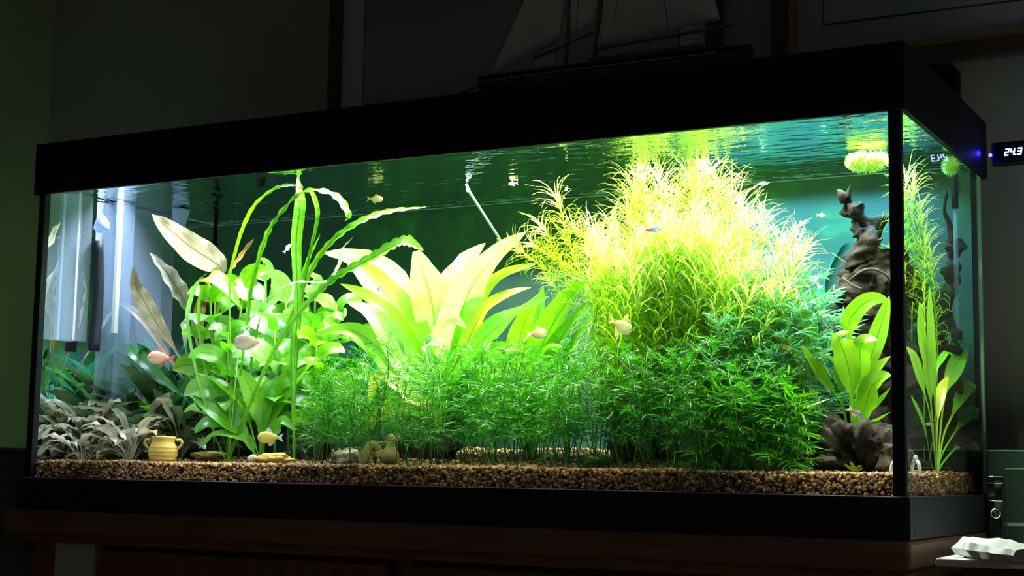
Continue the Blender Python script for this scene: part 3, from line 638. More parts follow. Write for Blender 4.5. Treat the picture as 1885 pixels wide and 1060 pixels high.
# --- rosettes of ruffled leaves
def rosette(label, base, n, L0, L1, w, mats, el=(.5, 1.3), droop=.6, az=(0, 2*PI), name='cryptocoryne', grp=None, ruf=.09, pet=.42, rows=14, rel=0):
    rt = plant(name, base, label, group=grp)
    for k in range(n):
        a = az[0]+(az[1]-az[0])*((k+.5+random.uniform(-.4, .4))/n); e = random.uniform(*el); L_ = random.uniform(L0, L1)
        d = Vector((math.cos(a), math.sin(a), 0)); c = [base+d*.003+UP*.002]; p = c[0].copy(); steps = 6
        for i in range(steps):
            ee = e - droop*(i/(steps-1))**1.6*random.uniform(.9, 1.4)
            p = p+(d*math.cos(ee)+UP*math.sin(ee))*(L_/steps); c.append(p.copy())
        if max(q.x for q in c) > -.014 or min(q.x for q in c) < -LEN+.012 or max(q.y for q in c) > YB-.004 or min(q.y for q in c) < .010: 
            c = [Vector((min(-.014, max(-LEN+.012, q.x)), min(YB-.004, max(.012, q.y)), q.z)) for q in c]
        if max(q.z for q in c) > ZW-.004:
            zm = max(q.z for q in c); c = [Vector((q.x, q.y, base.z+(q.z-base.z)*(ZW-.006-base.z)/(zm-base.z))) for q in c]
        mb = MB(); blade(mb, c, w*random.uniform(.8, 1.2), n0=UP-d*.3, prof=lambda v: prof_lance(v, pet, .08), rows=rows, fold=.25, ruffle=ruf, rfreq=6, seed=random.random()*9, tw=random.uniform(-25, 25))
        mb.build('leaf', random.choice(mats), rt)
    return rt
CR = ['leaf_crypt', 'leaf_greytan', 'leaf_crypt']
rosette('ruffled silvery-brown cryptocoryne growing in front beside the yellow jar', ground(240, .085), 30, .09, .15, .019, CR+['leaf_brown'], (.6, 1.45), 1.2, ruf=.13)
rosette('ruffled grey cryptocoryne in the front left corner by the glass', ground(150, .07), 20, .08, .12, .018, CR, (.5, 1.35), 1.2, ruf=.13)
rosette('grey cryptocoryne standing behind the front left corner clump', ground(170, .16), 22, .12, .18, .020, CR+['leaf_crypt_dark'], (.6, 1.45), 1.1, ruf=.12)
rosette('dusky cryptocoryne against the left pane', ground(215, .26), 22, .13, .22, .024, ['leaf_crypt_dark', 'leaf_crypt'], (.7, 1.45), 1.0, ruf=.10)
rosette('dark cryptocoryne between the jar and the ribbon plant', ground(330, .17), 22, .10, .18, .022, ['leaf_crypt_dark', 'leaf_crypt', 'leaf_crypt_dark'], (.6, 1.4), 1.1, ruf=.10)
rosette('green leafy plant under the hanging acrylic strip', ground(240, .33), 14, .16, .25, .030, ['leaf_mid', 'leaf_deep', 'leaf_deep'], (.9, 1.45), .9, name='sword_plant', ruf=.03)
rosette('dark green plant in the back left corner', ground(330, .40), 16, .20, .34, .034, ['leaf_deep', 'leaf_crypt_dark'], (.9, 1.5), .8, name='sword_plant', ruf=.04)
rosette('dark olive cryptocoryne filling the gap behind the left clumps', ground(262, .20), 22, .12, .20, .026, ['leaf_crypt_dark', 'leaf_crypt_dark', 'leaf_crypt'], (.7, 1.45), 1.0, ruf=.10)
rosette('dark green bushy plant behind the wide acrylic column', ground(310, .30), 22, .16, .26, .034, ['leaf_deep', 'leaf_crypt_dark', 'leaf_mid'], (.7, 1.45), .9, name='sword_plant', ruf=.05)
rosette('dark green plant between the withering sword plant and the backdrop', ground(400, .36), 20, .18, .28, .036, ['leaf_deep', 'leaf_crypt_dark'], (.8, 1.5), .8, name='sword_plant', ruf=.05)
pl = plant('cryptocoryne', ground(150, .055), 'two fallen pale leaves lying in the front left corner')
pl.name = 'fallen_leaf'; pl['label'] = 'pale bent leaf fallen onto the gravel in the front left corner'; pl['category'] = 'leaf'
hleaf(pl, [(128,838),(112,838),(90,842),(68,856)], 15, 'leaf_crypt', .05, .04, LP(.25), tw=-40, start=False)
pl = plant('fallen_leaf', ground(120, .045), 'pale curled leaf lying on the gravel with its tip raised', 'leaf')
hleaf(pl, [(160,848),(146,836),(130,838),(116,850),(104,862)], 16, 'leaf_crypt', .045, .035, LP(.2), tw=-20, start=False)
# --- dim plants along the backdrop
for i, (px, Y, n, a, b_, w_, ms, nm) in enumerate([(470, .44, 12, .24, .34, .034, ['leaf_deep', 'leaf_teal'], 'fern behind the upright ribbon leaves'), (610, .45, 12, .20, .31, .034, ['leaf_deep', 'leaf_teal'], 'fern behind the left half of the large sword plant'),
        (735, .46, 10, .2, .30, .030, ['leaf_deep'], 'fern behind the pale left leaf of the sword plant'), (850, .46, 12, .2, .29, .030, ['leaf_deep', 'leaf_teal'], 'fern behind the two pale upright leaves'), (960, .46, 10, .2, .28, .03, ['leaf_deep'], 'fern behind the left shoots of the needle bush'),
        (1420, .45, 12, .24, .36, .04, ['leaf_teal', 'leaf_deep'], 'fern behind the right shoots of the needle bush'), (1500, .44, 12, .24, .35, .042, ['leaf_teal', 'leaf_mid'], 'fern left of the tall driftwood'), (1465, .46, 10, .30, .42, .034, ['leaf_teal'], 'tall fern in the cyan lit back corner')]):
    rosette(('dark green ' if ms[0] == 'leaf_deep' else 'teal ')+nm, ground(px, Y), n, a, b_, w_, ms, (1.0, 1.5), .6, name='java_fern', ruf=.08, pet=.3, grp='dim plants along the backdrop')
# --- sword plant on the stump
pl = plant('sword_plant', ground(1572, .165), 'bright green sword plant rising behind the dark stump at the right corner')
D = .165
hleaf(pl, [(1566,760),(1563,634),(1561,600),(1572,577),(1595,556),(1618,550),(1638,556)], 34, 'leaf_right', D, .17, LP(.3), tw=-25)
hleaf(pl, [(1568,740),(1564,690),(1556,655),(1546,622),(1566,609)], 44, 'leaf_right', D-.02, .12, LP(.25), tw=5)
hleaf(pl, [(1576,740),(1584,695),(1583,647),(1593,625),(1616,626)], 34, 'leaf_right', D-.01, .14, LP(.25), tw=-5)
hleaf(pl, [(1582,740),(1598,677),(1613,627),(1626,584),(1637,544)], 34, 'leaf_right', D, .19, LP(.3), tw=0)
hleaf(pl, [(1586,760),(1606,695),(1622,671),(1640,655)], 20, 'leaf_right', D, .15, LP(.3), tw=-10)
hleaf(pl, [(1588,768),(1603,716),(1622,697),(1641,691)], 40, 'leaf_right', D-.01, .13, LP(.2), tw=-20)
hleaf(pl, [(1555,760),(1534,720),(1512,692),(1495,666),(1476,634)], 26, 'leaf_right', D, .10, LP(.4), tw=10)
hleaf(pl, [(1556,770),(1535,730),(1515,690),(1508,650),(1504,620)], 16, 'leaf_right', D+.02, .20, LP(.4), tw=10)
hleaf(pl, [(1590,780),(1615,745),(1640,712)], 14, 'leaf_right', D, .14, LP(.4), tw=0)
hleaf(pl, [(1592,788),(1618,772),(1640,758)], 12, 'leaf_right', D, .14, LP(.4), tw=0)
hleaf(pl, [(1552,740),(1540,680),(1520,655),(1494,652)], 26, 'leaf_mid', D+.0, .12, LP(.3), tw=-20)
pl = plant('sword_plant', ground(1490, .20), 'yellow-green sword leaves half hidden behind the blue-green feathery plant')
hleaf(pl, [(1480,760),(1468,680),(1450,640),(1430,618),(1398,601)], 26, 'leaf_yellow', .2, .13, LP(.3), tw=0)
hleaf(pl, [(1480,760),(1455,722),(1425,698),(1396,676),(1370,650)], 28, 'leaf_right', .18, .12, LP(.2), tw=0)
hleaf(pl, [(1490,760),(1490,640),(1476,575),(1448,530)], 34, 'leaf_right', .2, .17, LP(.35), tw=0)
hleaf(pl, [(1488,760),(1480,690),(1462,650),(1428,634)], 26, 'leaf_yellow', .18, .12, LP(.3), tw=0)
# --- refracted second image of the right sword plant, built as an added plant
pl = plant('sword_plant', ground(1724, .25), 'slender green sword plant added behind the right end pane as the refracted double')
def sleaf(pts, w, mat, **kw):
    c = [pl.location.copy()]
    for (x, y) in pts: c.append(P(x, y, min(YB-.012, max(.25, yside(x, y)+.01))))
    mb = MB(); blade(mb, c, w*scale_at(c[-1])*1.25, prof=LP(.45), rows=18, ruffle=.05, rfreq=2, seed=random.random()*6, **kw); mb.build('leaf', mat, pl)
sleaf([(1722,760),(1715,640),(1711,524)], 12, 'leaf_right', tw=0); sleaf([(1712,720),(1698,625),(1693,553)], 12, 'leaf_right', tw=10)
sleaf([(1713,770),(1697,707),(1683,658),(1668,637)], 12, 'leaf_right', tw=10); sleaf([(1715,760),(1709,685),(1702,620)], 14, 'leaf_right', tw=-10)
sleaf([(1733,770),(1741,722),(1753,688),(1767,657),(1783,642)], 22, 'leaf_right', tw=-20); sleaf([(1722,750),(1724,685),(1732,664),(1744,648),(1757,660)], 10, 'leaf_mid')
sleaf([(1736,804),(1753,764),(1770,727),(1785,708),(1793,724)], 20, 'leaf_right', tw=-20); sleaf([(1733,838),(1758,795),(1780,767),(1793,756),(1797,775)], 19, 'leaf_mid', tw=-20)
sleaf([(1732,857),(1756,828),(1779,816),(1792,828),(1798,852)], 21, 'leaf_mid', tw=-20); sleaf([(1716,860),(1702,787),(1688,750),(1676,727)], 5, 'leaf_mid')
sleaf([(1725,790),(1733,720),(1745,692)], 14, 'leaf_yellow')

# ------------------------------------------------------------------ fine-leaved plants: a few kinds built once, then copied
def needle_proto(name, h, first, nodes, per, ll, seed, label, group, pale=.0):
    random.seed(seed); rt = plant(name, Vector((0, 0, 0)), label, group=group)
    bend = Vector((random.uniform(-.03, .03), random.uniform(-.03, .03), 0))
    sp = lambda v: Vector((bend.x*math.sin(v*PI), bend.y*math.sin(v*PI), h*v))
    mb = MB(); tube(mb, [sp(i/5) for i in range(6)], .0013, 8, 4); mb.build('stem', 'stem_lime', rt)
    mb = MB(); mt = MB()
    for k in range(nodes):
        v = first+(1-first)*(k/(nodes-1))**.9; p = sp(v); a0 = random.random()*6.28; tip = max(0, (v-.82)/.18)
        for j in range(per + (3 if tip > .5 else 0)):
            a = a0+2*PI*j/per+random.uniform(-.2, .2); d = Vector((math.cos(a), math.sin(a), 0)); L_ = ll*random.uniform(.75, 1.15)*(1+.15*tip)
            e = random.uniform(.5, 1.0)+.45*tip; dr = random.uniform(.5, 2.2)*(1-.25*tip); cw = random.uniform(-.3, .3); q = p.copy(); c = [q.copy()]
            for i in range(4):
                ee = e-dr*(i/3)**1.3; q = q+((d+d.cross(UP)*cw*i).normalized()*math.cos(ee)+UP*math.sin(ee))*(L_/4); c.append(q.copy())
            w = .00078*random.uniform(.8, 1.2); s = d.cross(UP)*w; vs = []; uv = []
            for i, q in enumerate(c):
                f = (1, 1.1, 1, .8, .12)[i]; vs += [q-s*f, q+s*f]; uv += [(-1, i/4), (1, i/4)]
            (mt if tip > .55 else mb).add(vs, [(2*i, 2*i+1, 2*i+3, 2*i+2) for i in range(4)], uv)
    o = mb.build('foliage', 'needle', rt); o['kind'] = 'stuff'
    if mt.f: o = mt.build('shoot_tip', 'needle_lit', rt); o['kind'] = 'stuff'; o['label'] = 'tuft of needle leaves at the shoot tip, lamp brightness in its colour'
    rt['h'] = h; return rt
def feather_proto(name, h, first, nodes, ll, mat, seed, label, group, lobes=5, per=2, stemmat='stem_green', wl=.0016, up=.25):
    random.seed(seed); rt = plant(name, Vector((0, 0, 0)), label, group=group)
    bend = Vector((random.uniform(-.025, .025), random.uniform(-.025, .025), random.uniform(0, 6)))
    sp = lambda v: Vector((bend.x*math.sin(v*PI)+.006*math.sin(v*7+bend.z)*v, bend.y*math.sin(v*PI)+.006*math.cos(v*6+bend.z)*v, h*v))
    mb = MB(); tube(mb, [sp(i/9) for i in range(10)], lambda t: .0014*(1-.5*t), 8, 4); mb.build('stem', stemmat, rt)
    mb = MB(); az = random.random()*6
    for k in range(nodes):
        v = first+(1-first)*k/(nodes-1); p = sp(v); az += PI/2+random.uniform(-.4, .4)
        for m_ in range(per):
            a = az+2*PI*m_/per; d = Vector((math.cos(a), math.sin(a), 0)); e = random.uniform(-.5, .75)+up+.5*max(0, v-.85)/.15; L_ = ll*random.uniform(.7, 1.15)*(1-.35*max(0, v-.8)/.2)
            q = p.copy(); ax = []
            for i in range(lobes+1):
                ee = e-.9*(i/lobes)**1.4; q = q+(d*math.cos(ee)+UP*math.sin(ee))*(L_/(lobes+1)); ax.append((q.copy(), (d*math.cos(ee)+UP*math.sin(ee))))
            s0 = d.cross(UP); vs = [p-s0*wl*.4, p+s0*wl*.4, ax[-1][0]-s0*wl*.4, ax[-1][0]+s0*wl*.4]; mid = ax[lobes//2][0]
            mb.add([p-s0*wl*.4, p+s0*wl*.4, mid-s0*wl*.45, mid+s0*wl*.45, ax[-1][0]-s0*wl*.1, ax[-1][0]+s0*wl*.1], [(0, 1, 3, 2), (2, 3, 5, 4)], [(-1, 0), (1, 0), (-1, .5), (1, .5), (-1, 1), (1, 1)])
            for i in range(lobes):
                q, t = ax[i]; ln = L_*.62*math.sin(PI*(i+.8)/(lobes+1))*random.uniform(.8, 1.2)
                for sg in (-1, 1):
                    dd = (s0*sg*.85+t*.75+UP*random.uniform(-.45, .45)).normalized(); ww = (t*.8-dd*.2+UP*random.uniform(-.5, .5)).normalized()*wl; cu = Vector((random.uniform(-.5, .5), random.uniform(-.5, .5), random.uniform(-.7, .3)))
                    m1 = q+dd*ln*.4; d2_ = (dd+t*.35+cu*.5).normalized(); m15 = m1+d2_*ln*.35; m2 = m15+(d2_+t*.3+cu*.7).normalized()*ln*.35
                    mb.add([q-ww*.45, q+ww*.45, m1-ww*.8, m1+ww*.8, m15-ww*.75, m15+ww*.75, m2], [(0, 1, 3, 2), (2, 3, 5, 4), (4, 5, 6)], [(-1, 0), (1, 0), (-1, .4), (1, .4), (-1, .7), (1, .7), (0, 1)])
    o = mb.build('foliage', mat, rt); o['kind'] = 'stuff'; rt['h'] = h; return rt
def aim(o, base, tip, spin, h):
    z = (tip-base); s = z.length/h; z.normalize(); x = Vector((1, 0, 0)); x = (x-z*x.dot(z)).normalized(); y = z.cross(x)
    x, y = x*math.cos(spin)+y*math.sin(spin), y*math.cos(spin)-x*math.sin(spin)
    o.rotation_euler = Matrix((x, y, z)).transposed().to_euler(); o.location = base; o.scale = (s, s, s)
def copy_tree(src):
    c = src.copy(); COL.objects.link(c)
    for ch in src.children: d = ch.copy(); COL.objects.link(d); d.parent = c
    return c
USED = set()
def put(proto, base, tip, label=None):
    o = proto if proto.name not in USED else copy_tree(proto); USED.add(proto.name); USED.add(o.name)
    aim(o, base, tip, random.random()*6.28, proto['h'])
    if label: o['label'] = label
    return o
# --- needle bush
NG = 'needle-leaved stems of the bright bush'; NL = 'slender needle-leaved stem in the bright yellow-green bush'
NP = [needle_proto('needle_leaf_plant', .42, .42, 19, 8, .070, 11+i, NL, NG) for i in range(4)]
NS = [needle_proto('needle_leaf_plant', .22, .26, 12, 8, .064, 31+i, NL, NG) for i in range(3)]
NE = [needle_proto('needle_leaf_plant', .42, .60, 12, 7, .050, 41+i, NL, NG) for i in range(2)]
random.seed(21)
tips = [(1180,318,.28),(1168,350,.24),(1215,345,.26),(1268,322,.24),(1296,316,.28),(1320,352,.26),(1344,372,.25),(1240,375,.22),(1160,400,.26),(1130,425,.28),(1092,440,.30),(1280,395,.20),(1310,430,.19),(1378,415,.24),(1402,425,.26),(1432,455,.27),(1462,470,.30),(1335,455,.18),(1355,430,.21),(1255,430,.18),(1215,450,.18),(1190,480,.18),(1140,470,.2),(1225,400,.24),(1285,350,.3),(1195,380,.3),(1360,390,.3)]
for i, (x, y, Y) in enumerate(tips):
    b = ground(x*.62+1250*.38+random.uniform(-15, 15), Y+.03); put(NP[i % 4], b, P(x, y, Y))
for i in range(56):
    t = random.random(); x = 1075+390*t; ytop = 470-60*math.sin(PI*min(1, t*1.05)); y = random.uniform(ytop, 590); Y = random.uniform(.15, .30)
    b = ground(x*.75+1260*.25+random.uniform(-20, 20), Y+.02); tp = P(x, y, Y); put((NS if (tp-b).length < .30 else NP)[i % 3], b, tp)
for i in range(16):
    x = random.uniform(1130, 1340); y = random.uniform(430, 585); Y = random.uniform(.12, .17); b = ground(x+random.uniform(-20, 20), Y+.02); tp = P(x, y, Y); put((NS if (tp-b).length < .30 else NP)[i % 3], b, tp)
# side shoots leaning out to the left and right
for i, (x, y, Y, bx, by) in enumerate([(1030,372,.20,1110,560), (1003,425,.18,1100,580), (958,460,.17,1090,560), (985,455,.19,1100,540), (1058,425,.22,1130,580), (1015,520,.18,1110,610), (1085,470,.2,1140,600), (1460,430,.22,1390,560), (1480,465,.22,1400,590)]):
    b = ground(bx+60*(1 if bx < 1200 else -1), .22); m_ = P(bx, by, .21)
    o = put(NS[i % 3], m_, P(x, y, Y), 'needle-leaved side shoot leaning out of the bright bush'); o['group'] = 'leaning side shoots of the needle bush'
    mb = MB(); tube(mb, [b, b.lerp(m_, .5)+Vector((0, 0, .02)), m_], .0013, 8, 4)
    st_ = mb.build('lower_stem', 'stem_lime'); bpy.context.view_layer.update(); mw = o.matrix_world.copy(); st_.parent = o; st_.matrix_parent_inverse = mw.inverted()
for i, (x, y) in enumerate([(1668, 338), (1682, 355), (1693, 400), (1702, 440), (1712, 480)]):
    Y = max(.36, yside(x, y)); b = ground(x-4+random.uniform(-6, 6), Y); o = put(NE[i % 2], b, P(x, y, Y), 'needle-leaved stem standing behind the right end pane'); o['group'] = 'needle-leaved stems behind the end pane'
# --- feathery foreground stems
FG = 'feathery stems along the front'; FL = 'dark green feathery stem in the foreground thicket'
FP = [feather_proto('feathery_stem_plant', .19, .28, 12, .036, 'feather', 51+i, FL, FG, lobes=3, wl=.0012) for i in range(4)]
FL_ = [feather_proto('feathery_stem_plant', .19, .25, 12, .038, 'feather_light', 61+i, 'light green feathery stem behind the foreground thicket', 'lighter feathery stems behind the front row', lobes=3, wl=.0012) for i in range(3)]
FB = [feather_proto('feathery_stem_plant', .30, .35, 11, .075, 'feather_blue', 71+i, 'blue-green feathery stem with large cut leaves left of the driftwood', 'blue-green feathery stems', lobes=7, wl=.0026) for i in range(3)]
FS = [feather_proto('feathery_bush_plant', .11, .08, 12, .048, 'feather_light', 81+i, 'low light green feathery plant near the stump', 'low feathery plants by the stump', lobes=6, up=.35) for i in range(3)]
FE = [feather_proto('feathery_stem_plant', .30, .12, 20, .034, 'feather_dim', 91+i, 'x y z w', 'feathery stems behind the end pane') for i in range(3)]
random.seed(33)
tops = [(550,745),(580,690),(620,665),(700,645),(780,655),(850,645),(920,638),(1000,650),(1080,640),(1160,640),(1250,625),(1330,620),(1390,660),(1440,710)]
def topat(x):
    for (a, b_), (c, d_) in zip(tops, tops[1:]):
        if a <= x <= c: return b_+(d_-b_)*(x-a)/(c-a)
    return 700
def zone(x, s_):
    return s_+('thicket around the two ceramic ornaments' if x < 740 else 'thicket below the large pale sword plant' if x < 930 else 'thicket below the smaller upright sword plant' if x < 1090 else 'thicket below the gold and white fish' if x < 1200 else 'thicket below the needle bush' if x < 1330 else 'at the right end of the thicket')
for i in range(140):
    x = 562+(1425-562)*((i+random.random())/140); Y = random.uniform(.024, .14); y = topat(x)+abs(random.gauss(0, 46))-(18 if random.random() < .15 else 0); b = ground(x+random.uniform(-14, 14), Y)
    put(FP[i % 4], b, P(x+random.uniform(-14, 14), y, Y-random.uniform(-.01, .01)), zone(x, 'dark green feathery stem in the foreground '))
for i in range(84):
    x = random.uniform(585, 1420); Y = random.uniform(.15, .24); y = topat(x)+random.uniform(-8, 60); b = ground(x+random.uniform(-12, 12), Y); put(FL_[i % 3], b, P(x, y, Y), zone(x, 'light green feathery stem behind the foreground ').replace('foreground at the right end of the thicket', 'right end of the foreground thicket'))
for i, (x, y, Y) in enumerate([(1405,540,.20),(1440,505,.22),(1475,520,.22),(1505,540,.23),(1425,575,.16),(1460,570,.15),(1500,585,.17),(1390,600,.14),(1520,560,.25),(1360,630,.12),(1440,630,.12),(1480,650,.13),(1320,610,.10),(1410,660,.10)]):
    put(FB[i % 3], ground(x-random.uniform(-20, 20), Y+.01), P(x, y, Y))
for i in range(22):
    x = random.uniform(1255, 1500); Y = random.uniform(.06, .16); put(FS[i % 3], ground(x, Y), P(x+random.uniform(-16, 16), random.uniform(705, 775)+max(0, x-1440)*.6, Y))
for i, (x, y) in enumerate([(1672,540),(1690,520),(1712,540),(1680,600),(1745,560),(1765,540),(1780,600),(1770,650),(1785,480),(1785,560)]):
    Y = min(YB-.02, max(.34, yside(x, y))); x2 = 1690+(x-1672)*.62; Y = min(YB-.05, max(.36, yside(x2, y, -.085))); bb = ground(x2, Y); tt = P(x2, y, Y); bb.x = min(bb.x, -.075); tt.x = min(tt.x, -.075); o = put(FE[i % 3], bb, tt, 'dim feathery stem standing behind the right end pane'); o['group'] = 'feathery stems behind the end pane'

# ------------------------------------------------------------------ moss
def moss(name, c, r, n, ln, mat, label, flat=(1, 1, 1), zmax=9):
    rt = thing(name, c, label, 'moss'); mb = MB(); ico(mb, c, r*.82, 3, .3, 2.5, 3, flat); mb.build('core', mat, rt); mb = MB()
    for k in range(n):
        d = Vector((random.gauss(0, 1), random.gauss(0, 1), random.gauss(0, 1))).normalized(); p = c+Vector((d.x*flat[0], d.y*flat[1], d.z*flat[2]))*r*.78; q = p.copy(); s = d.cross(Vector((.3, .5, .8))).normalized()*.0007; pts = []
        for i in range(4): pts += [q-s*(1-.25*i), q+s*(1-.25*i)]; d = (d+Vector((random.gauss(0, .3), random.gauss(0, .3), random.gauss(0, .3)))).normalized(); q = q+d*ln/3
        if max(v.z for v in pts) > zmax: continue
        mb.add(pts, [(0, 1, 3, 2), (2, 3, 5, 4), (4, 5, 7, 6)])
    o = mb.build('strands', mat, rt); o['kind'] = 'stuff'
random.seed(5)
def at_surface(px, py, z): return PZ(px, py, z)
c = at_surface(1597, 296, ZW-.014)
moss('moss_clump', c, .030, 900, .012, 'moss', 'bright yellow-green moss clump floating at the surface near the right corner', (1.1, .9, .42), ZW-.001)
c = P(1750, 305, max(.34, yside(1750, 305, -.02)))
moss('moss_clump', c, .013, 400, .009, 'moss', 'small bright moss clump at the surface behind the end pane', (.7, .9, 1.0), ZW-.001)
moss('moss_ball', P(1405, 852, .055), .018, 700, .010, 'moss_dark', 'dull green fuzzy moss ball on the gravel left of the stump', (1.2, 1, .9))
moss('moss_ball', P(1090, 846, .06), .014, 500, .010, 'moss_dark', 'dark moss tuft on the gravel under the middle stems', (1.6, 1, .6))

# ------------------------------------------------------------------ ornaments
def torus_part(mb, c, R0, r0, ax, bx, a0=0, a1=2*PI, n=20, s=8):
    pts = [c+(ax*math.cos(a0+(a1-a0)*i/(n-1))+bx*math.sin(a0+(a1-a0)*i/(n-1)))*R0 for i in range(n)]
    tube(mb, pts, r0, n, s)
def pxm(px, py, Y): return scale_at(P(px, py, Y))
c = P(299, 858, .05); s = pxm(299, 858, .05)
jar = thing('jar', c, 'small yellow ochre clay jar with two handles half sunk in the gravel', 'jar'); jar.rotation_euler = (0, 0, 0)
mb = MB(); lathe(mb, [(0, -2*s), (15*s, 0), (22*s, 8*s), (26*s, 18*s), (27*s, 27*s), (25*s, 36*s), (21.5*s, 42*s), (20.5*s, 45*s), (21.5*s, 49*s), (23*s, 53*s), (22*s, 54.5*s), (19*s, 54*s), (18*s, 46*s), (20*s, 38*s), (12*s, 24*s), (0, 22*s)], c, 32); mb.build('body', 'ceramic_yellow', jar)
for z in (13, 20, 27, 34):
    mb = MB(); rr = {13: 24.2, 20: 26.4, 27: 27, 34: 25.6}[z]*s; torus_part(mb, c+UP*z*s, rr, .8*s, Vector((1, 0, 0)), Vector((0, 1, 0)), n=33, s=6); mb.build('ridge', 'ceramic_yellow', jar)
hx = Vector((_r0.x, _r0.y, 0))
for sg in (-1, 1):
    mb = MB(); tube(mb, [c+hx*sg*23*s+UP*48*s, c+hx*sg*32*s+UP*48*s, c+hx*sg*34*s+UP*41*s, c+hx*sg*27*s+UP*32*s], 2.6*s, 14, 8); mb.build('handle', 'ceramic_yellow', jar)
# bent pipe and gourd ornaments
c = P(680, 850, .06); s = pxm(680, 850, .06)
t_ = thing('ceramic_ornament', c, 'olive ceramic arch ornament bent to the right between the stems', 'ornament')
mb = MB(); tube(mb, [c+hx*-12*s+UP*-2*s, c+hx*-7*s+UP*16*s, c+hx*2*s+UP*30*s, c+hx*12*s+UP*28*s, c+hx*19*s+UP*12*s], lambda t: (10-2.5*t)*s, 18, 14); mb.build('arch', 'ceramic_olive', t_)
mb = MB(); tube(mb, [c+hx*16*s+UP*20*s, c+hx*20*s+UP*9*s], 8.6*s, 6, 14); mb.build('lip', 'ceramic_yellow', t_)
c = P(718, 852, .065); s = pxm(718, 850, .065)
t_ = thing('ceramic_ornament', c, 'small yellow-brown gourd-shaped bottle ornament right of the olive arch', 'ornament')
mb = MB(); lathe(mb, [(0, -3*s), (13*s, 0), (17*s, 8*s), (16*s, 18*s), (11*s, 27*s), (8*s, 33*s), (9.5*s, 40*s), (10*s, 45*s), (7*s, 51*s), (4*s, 53*s), (0, 54*s)], c, 24); mb.build('body', 'ceramic_olive', t_)
mb = MB(); tube(mb, [c+hx*8*s+UP*42*s, c+hx*14*s+UP*45*s, c+hx*15*s+UP*51*s], lambda t: 3.2*s*(1-.3*t), 8, 8); mb.build('spout', 'ceramic_yellow', t_)
# white arch rings
def ring_ornament(c, s, label, stand_dir):
    t_ = thing('ring_ornament', c, label, 'ornament')
    mb = MB(); torus_part(mb, c+UP*14*s, 10.5*s, 3.6*s, stand_dir, UP*1.5, -1.2, PI+1.2, 24, 10); mb.build('ring', 'ceramic_white', t_)
    mb = MB(); lathe(mb, [(0, 27*s), (3.6*s, 28*s), (4.6*s, 33*s), (4*s, 37*s), (2.5*s, 39.5*s), (0, 40*s)], c, 16); mb.build('knob', 'ceramic_white', t_)
c = P(1652, 878, .045); ring_ornament(c, pxm(1652, 878, .045), 'white ceramic ring half hidden by the corner seam', Vector((1, .3, 0)).normalized())
yq = max(.10, yside(1686, 878)); c = P(1686, 878, yq); ring_ornament(c, pxm(1686, 878, yq), 'white ceramic ring added behind the end pane as the refracted double', Vector((.8, -.6, 0)).normalized())  # second ring added in place of the first one's refracted image
# small shoot in the stump's hollow
pl = plant('sprout', P(1572, 868, .10), 'tiny yellow-green sprout lying in the hollow of the stump')
for pts in ([(1572,866),(1562,860),(1553,852)], [(1574,866),(1569,856),(1564,848)], [(1575,867),(1580,860),(1588,857)], [(1572,868),(1580,866),(1590,860)]): hleaf(pl, pts, 8, 'leaf_yellow', .098, .092, LP(.1))

# ------------------------------------------------------------------ filter, tubes, fittings
x0 = -LEN+.010
y0, y1 = PXp(205, 500, x0).y, PXp(312, 500, x0).y
def corner_plastic(name, label, ya, yb, za, zb, depth, mat, edge):
    t_ = thing(name, ((2*x0+depth)/2, (ya+yb)/2, za), label, 'filter')
    mb = MB(); box(mb, (x0, ya, za), (x0+depth, yb, zb)); mb.build('panel', mat, t_, smooth=False)
    return t_
za = P(250, 775, .22).z
flt = corner_plastic('filter_column', 'wide translucent bluish acrylic column standing on the left pane', y0, y1, max(.05, za), ZW-.002, .012, 'acrylic_blue', None)
y2 = PXp(233, 500, x0).y
mb = MB(); box(mb, (x0+.012, y0+.004, max(.05, za)), (x0+.015, y2, ZW-.002)); mb.build('front_strip', 'acrylic_tube', flt, smooth=False)
zt = P(205, 615, .2).z
mb = MB(); box(mb, (x0+.012, y0-.006, zt), (x0+.020, y0+.004, ZW-.002)); mb.build('bright_edge', 'acrylic_edge', flt, smooth=False)
y0, y1 = PXp(104, 500, x0).y, PXp(160, 500, x0).y; zb_ = P(130, 628, .1).z
f2 = corner_plastic('acrylic_strip', 'narrow translucent acrylic strip hanging on the left pane', y0, y1, zb_, ZW-.002, .008, 'acrylic_tube', None)
ym = PXp(134, 500, x0).y
mb = MB(); box(mb, (x0+.008, ym-.0015, zb_), (x0+.011, ym+.0015, ZW-.002)); mb.build('bright_edge', 'acrylic_edge', f2, smooth=False)
# dark tube between them
mb = MB(); yt = PXp(177, 500, x0+.02).y; tube(mb, [(x0+.02, yt, ZW-.09), (x0+.02, yt+.008, .34), (x0+.02, yt+.004, .24)], .011, 12, 12); o = mb.build('filter_hose', 'base_plastic', None, loc=(x0+.02, yt, .24)); tag(o, 'dark hose between the two acrylic columns', 'hose')
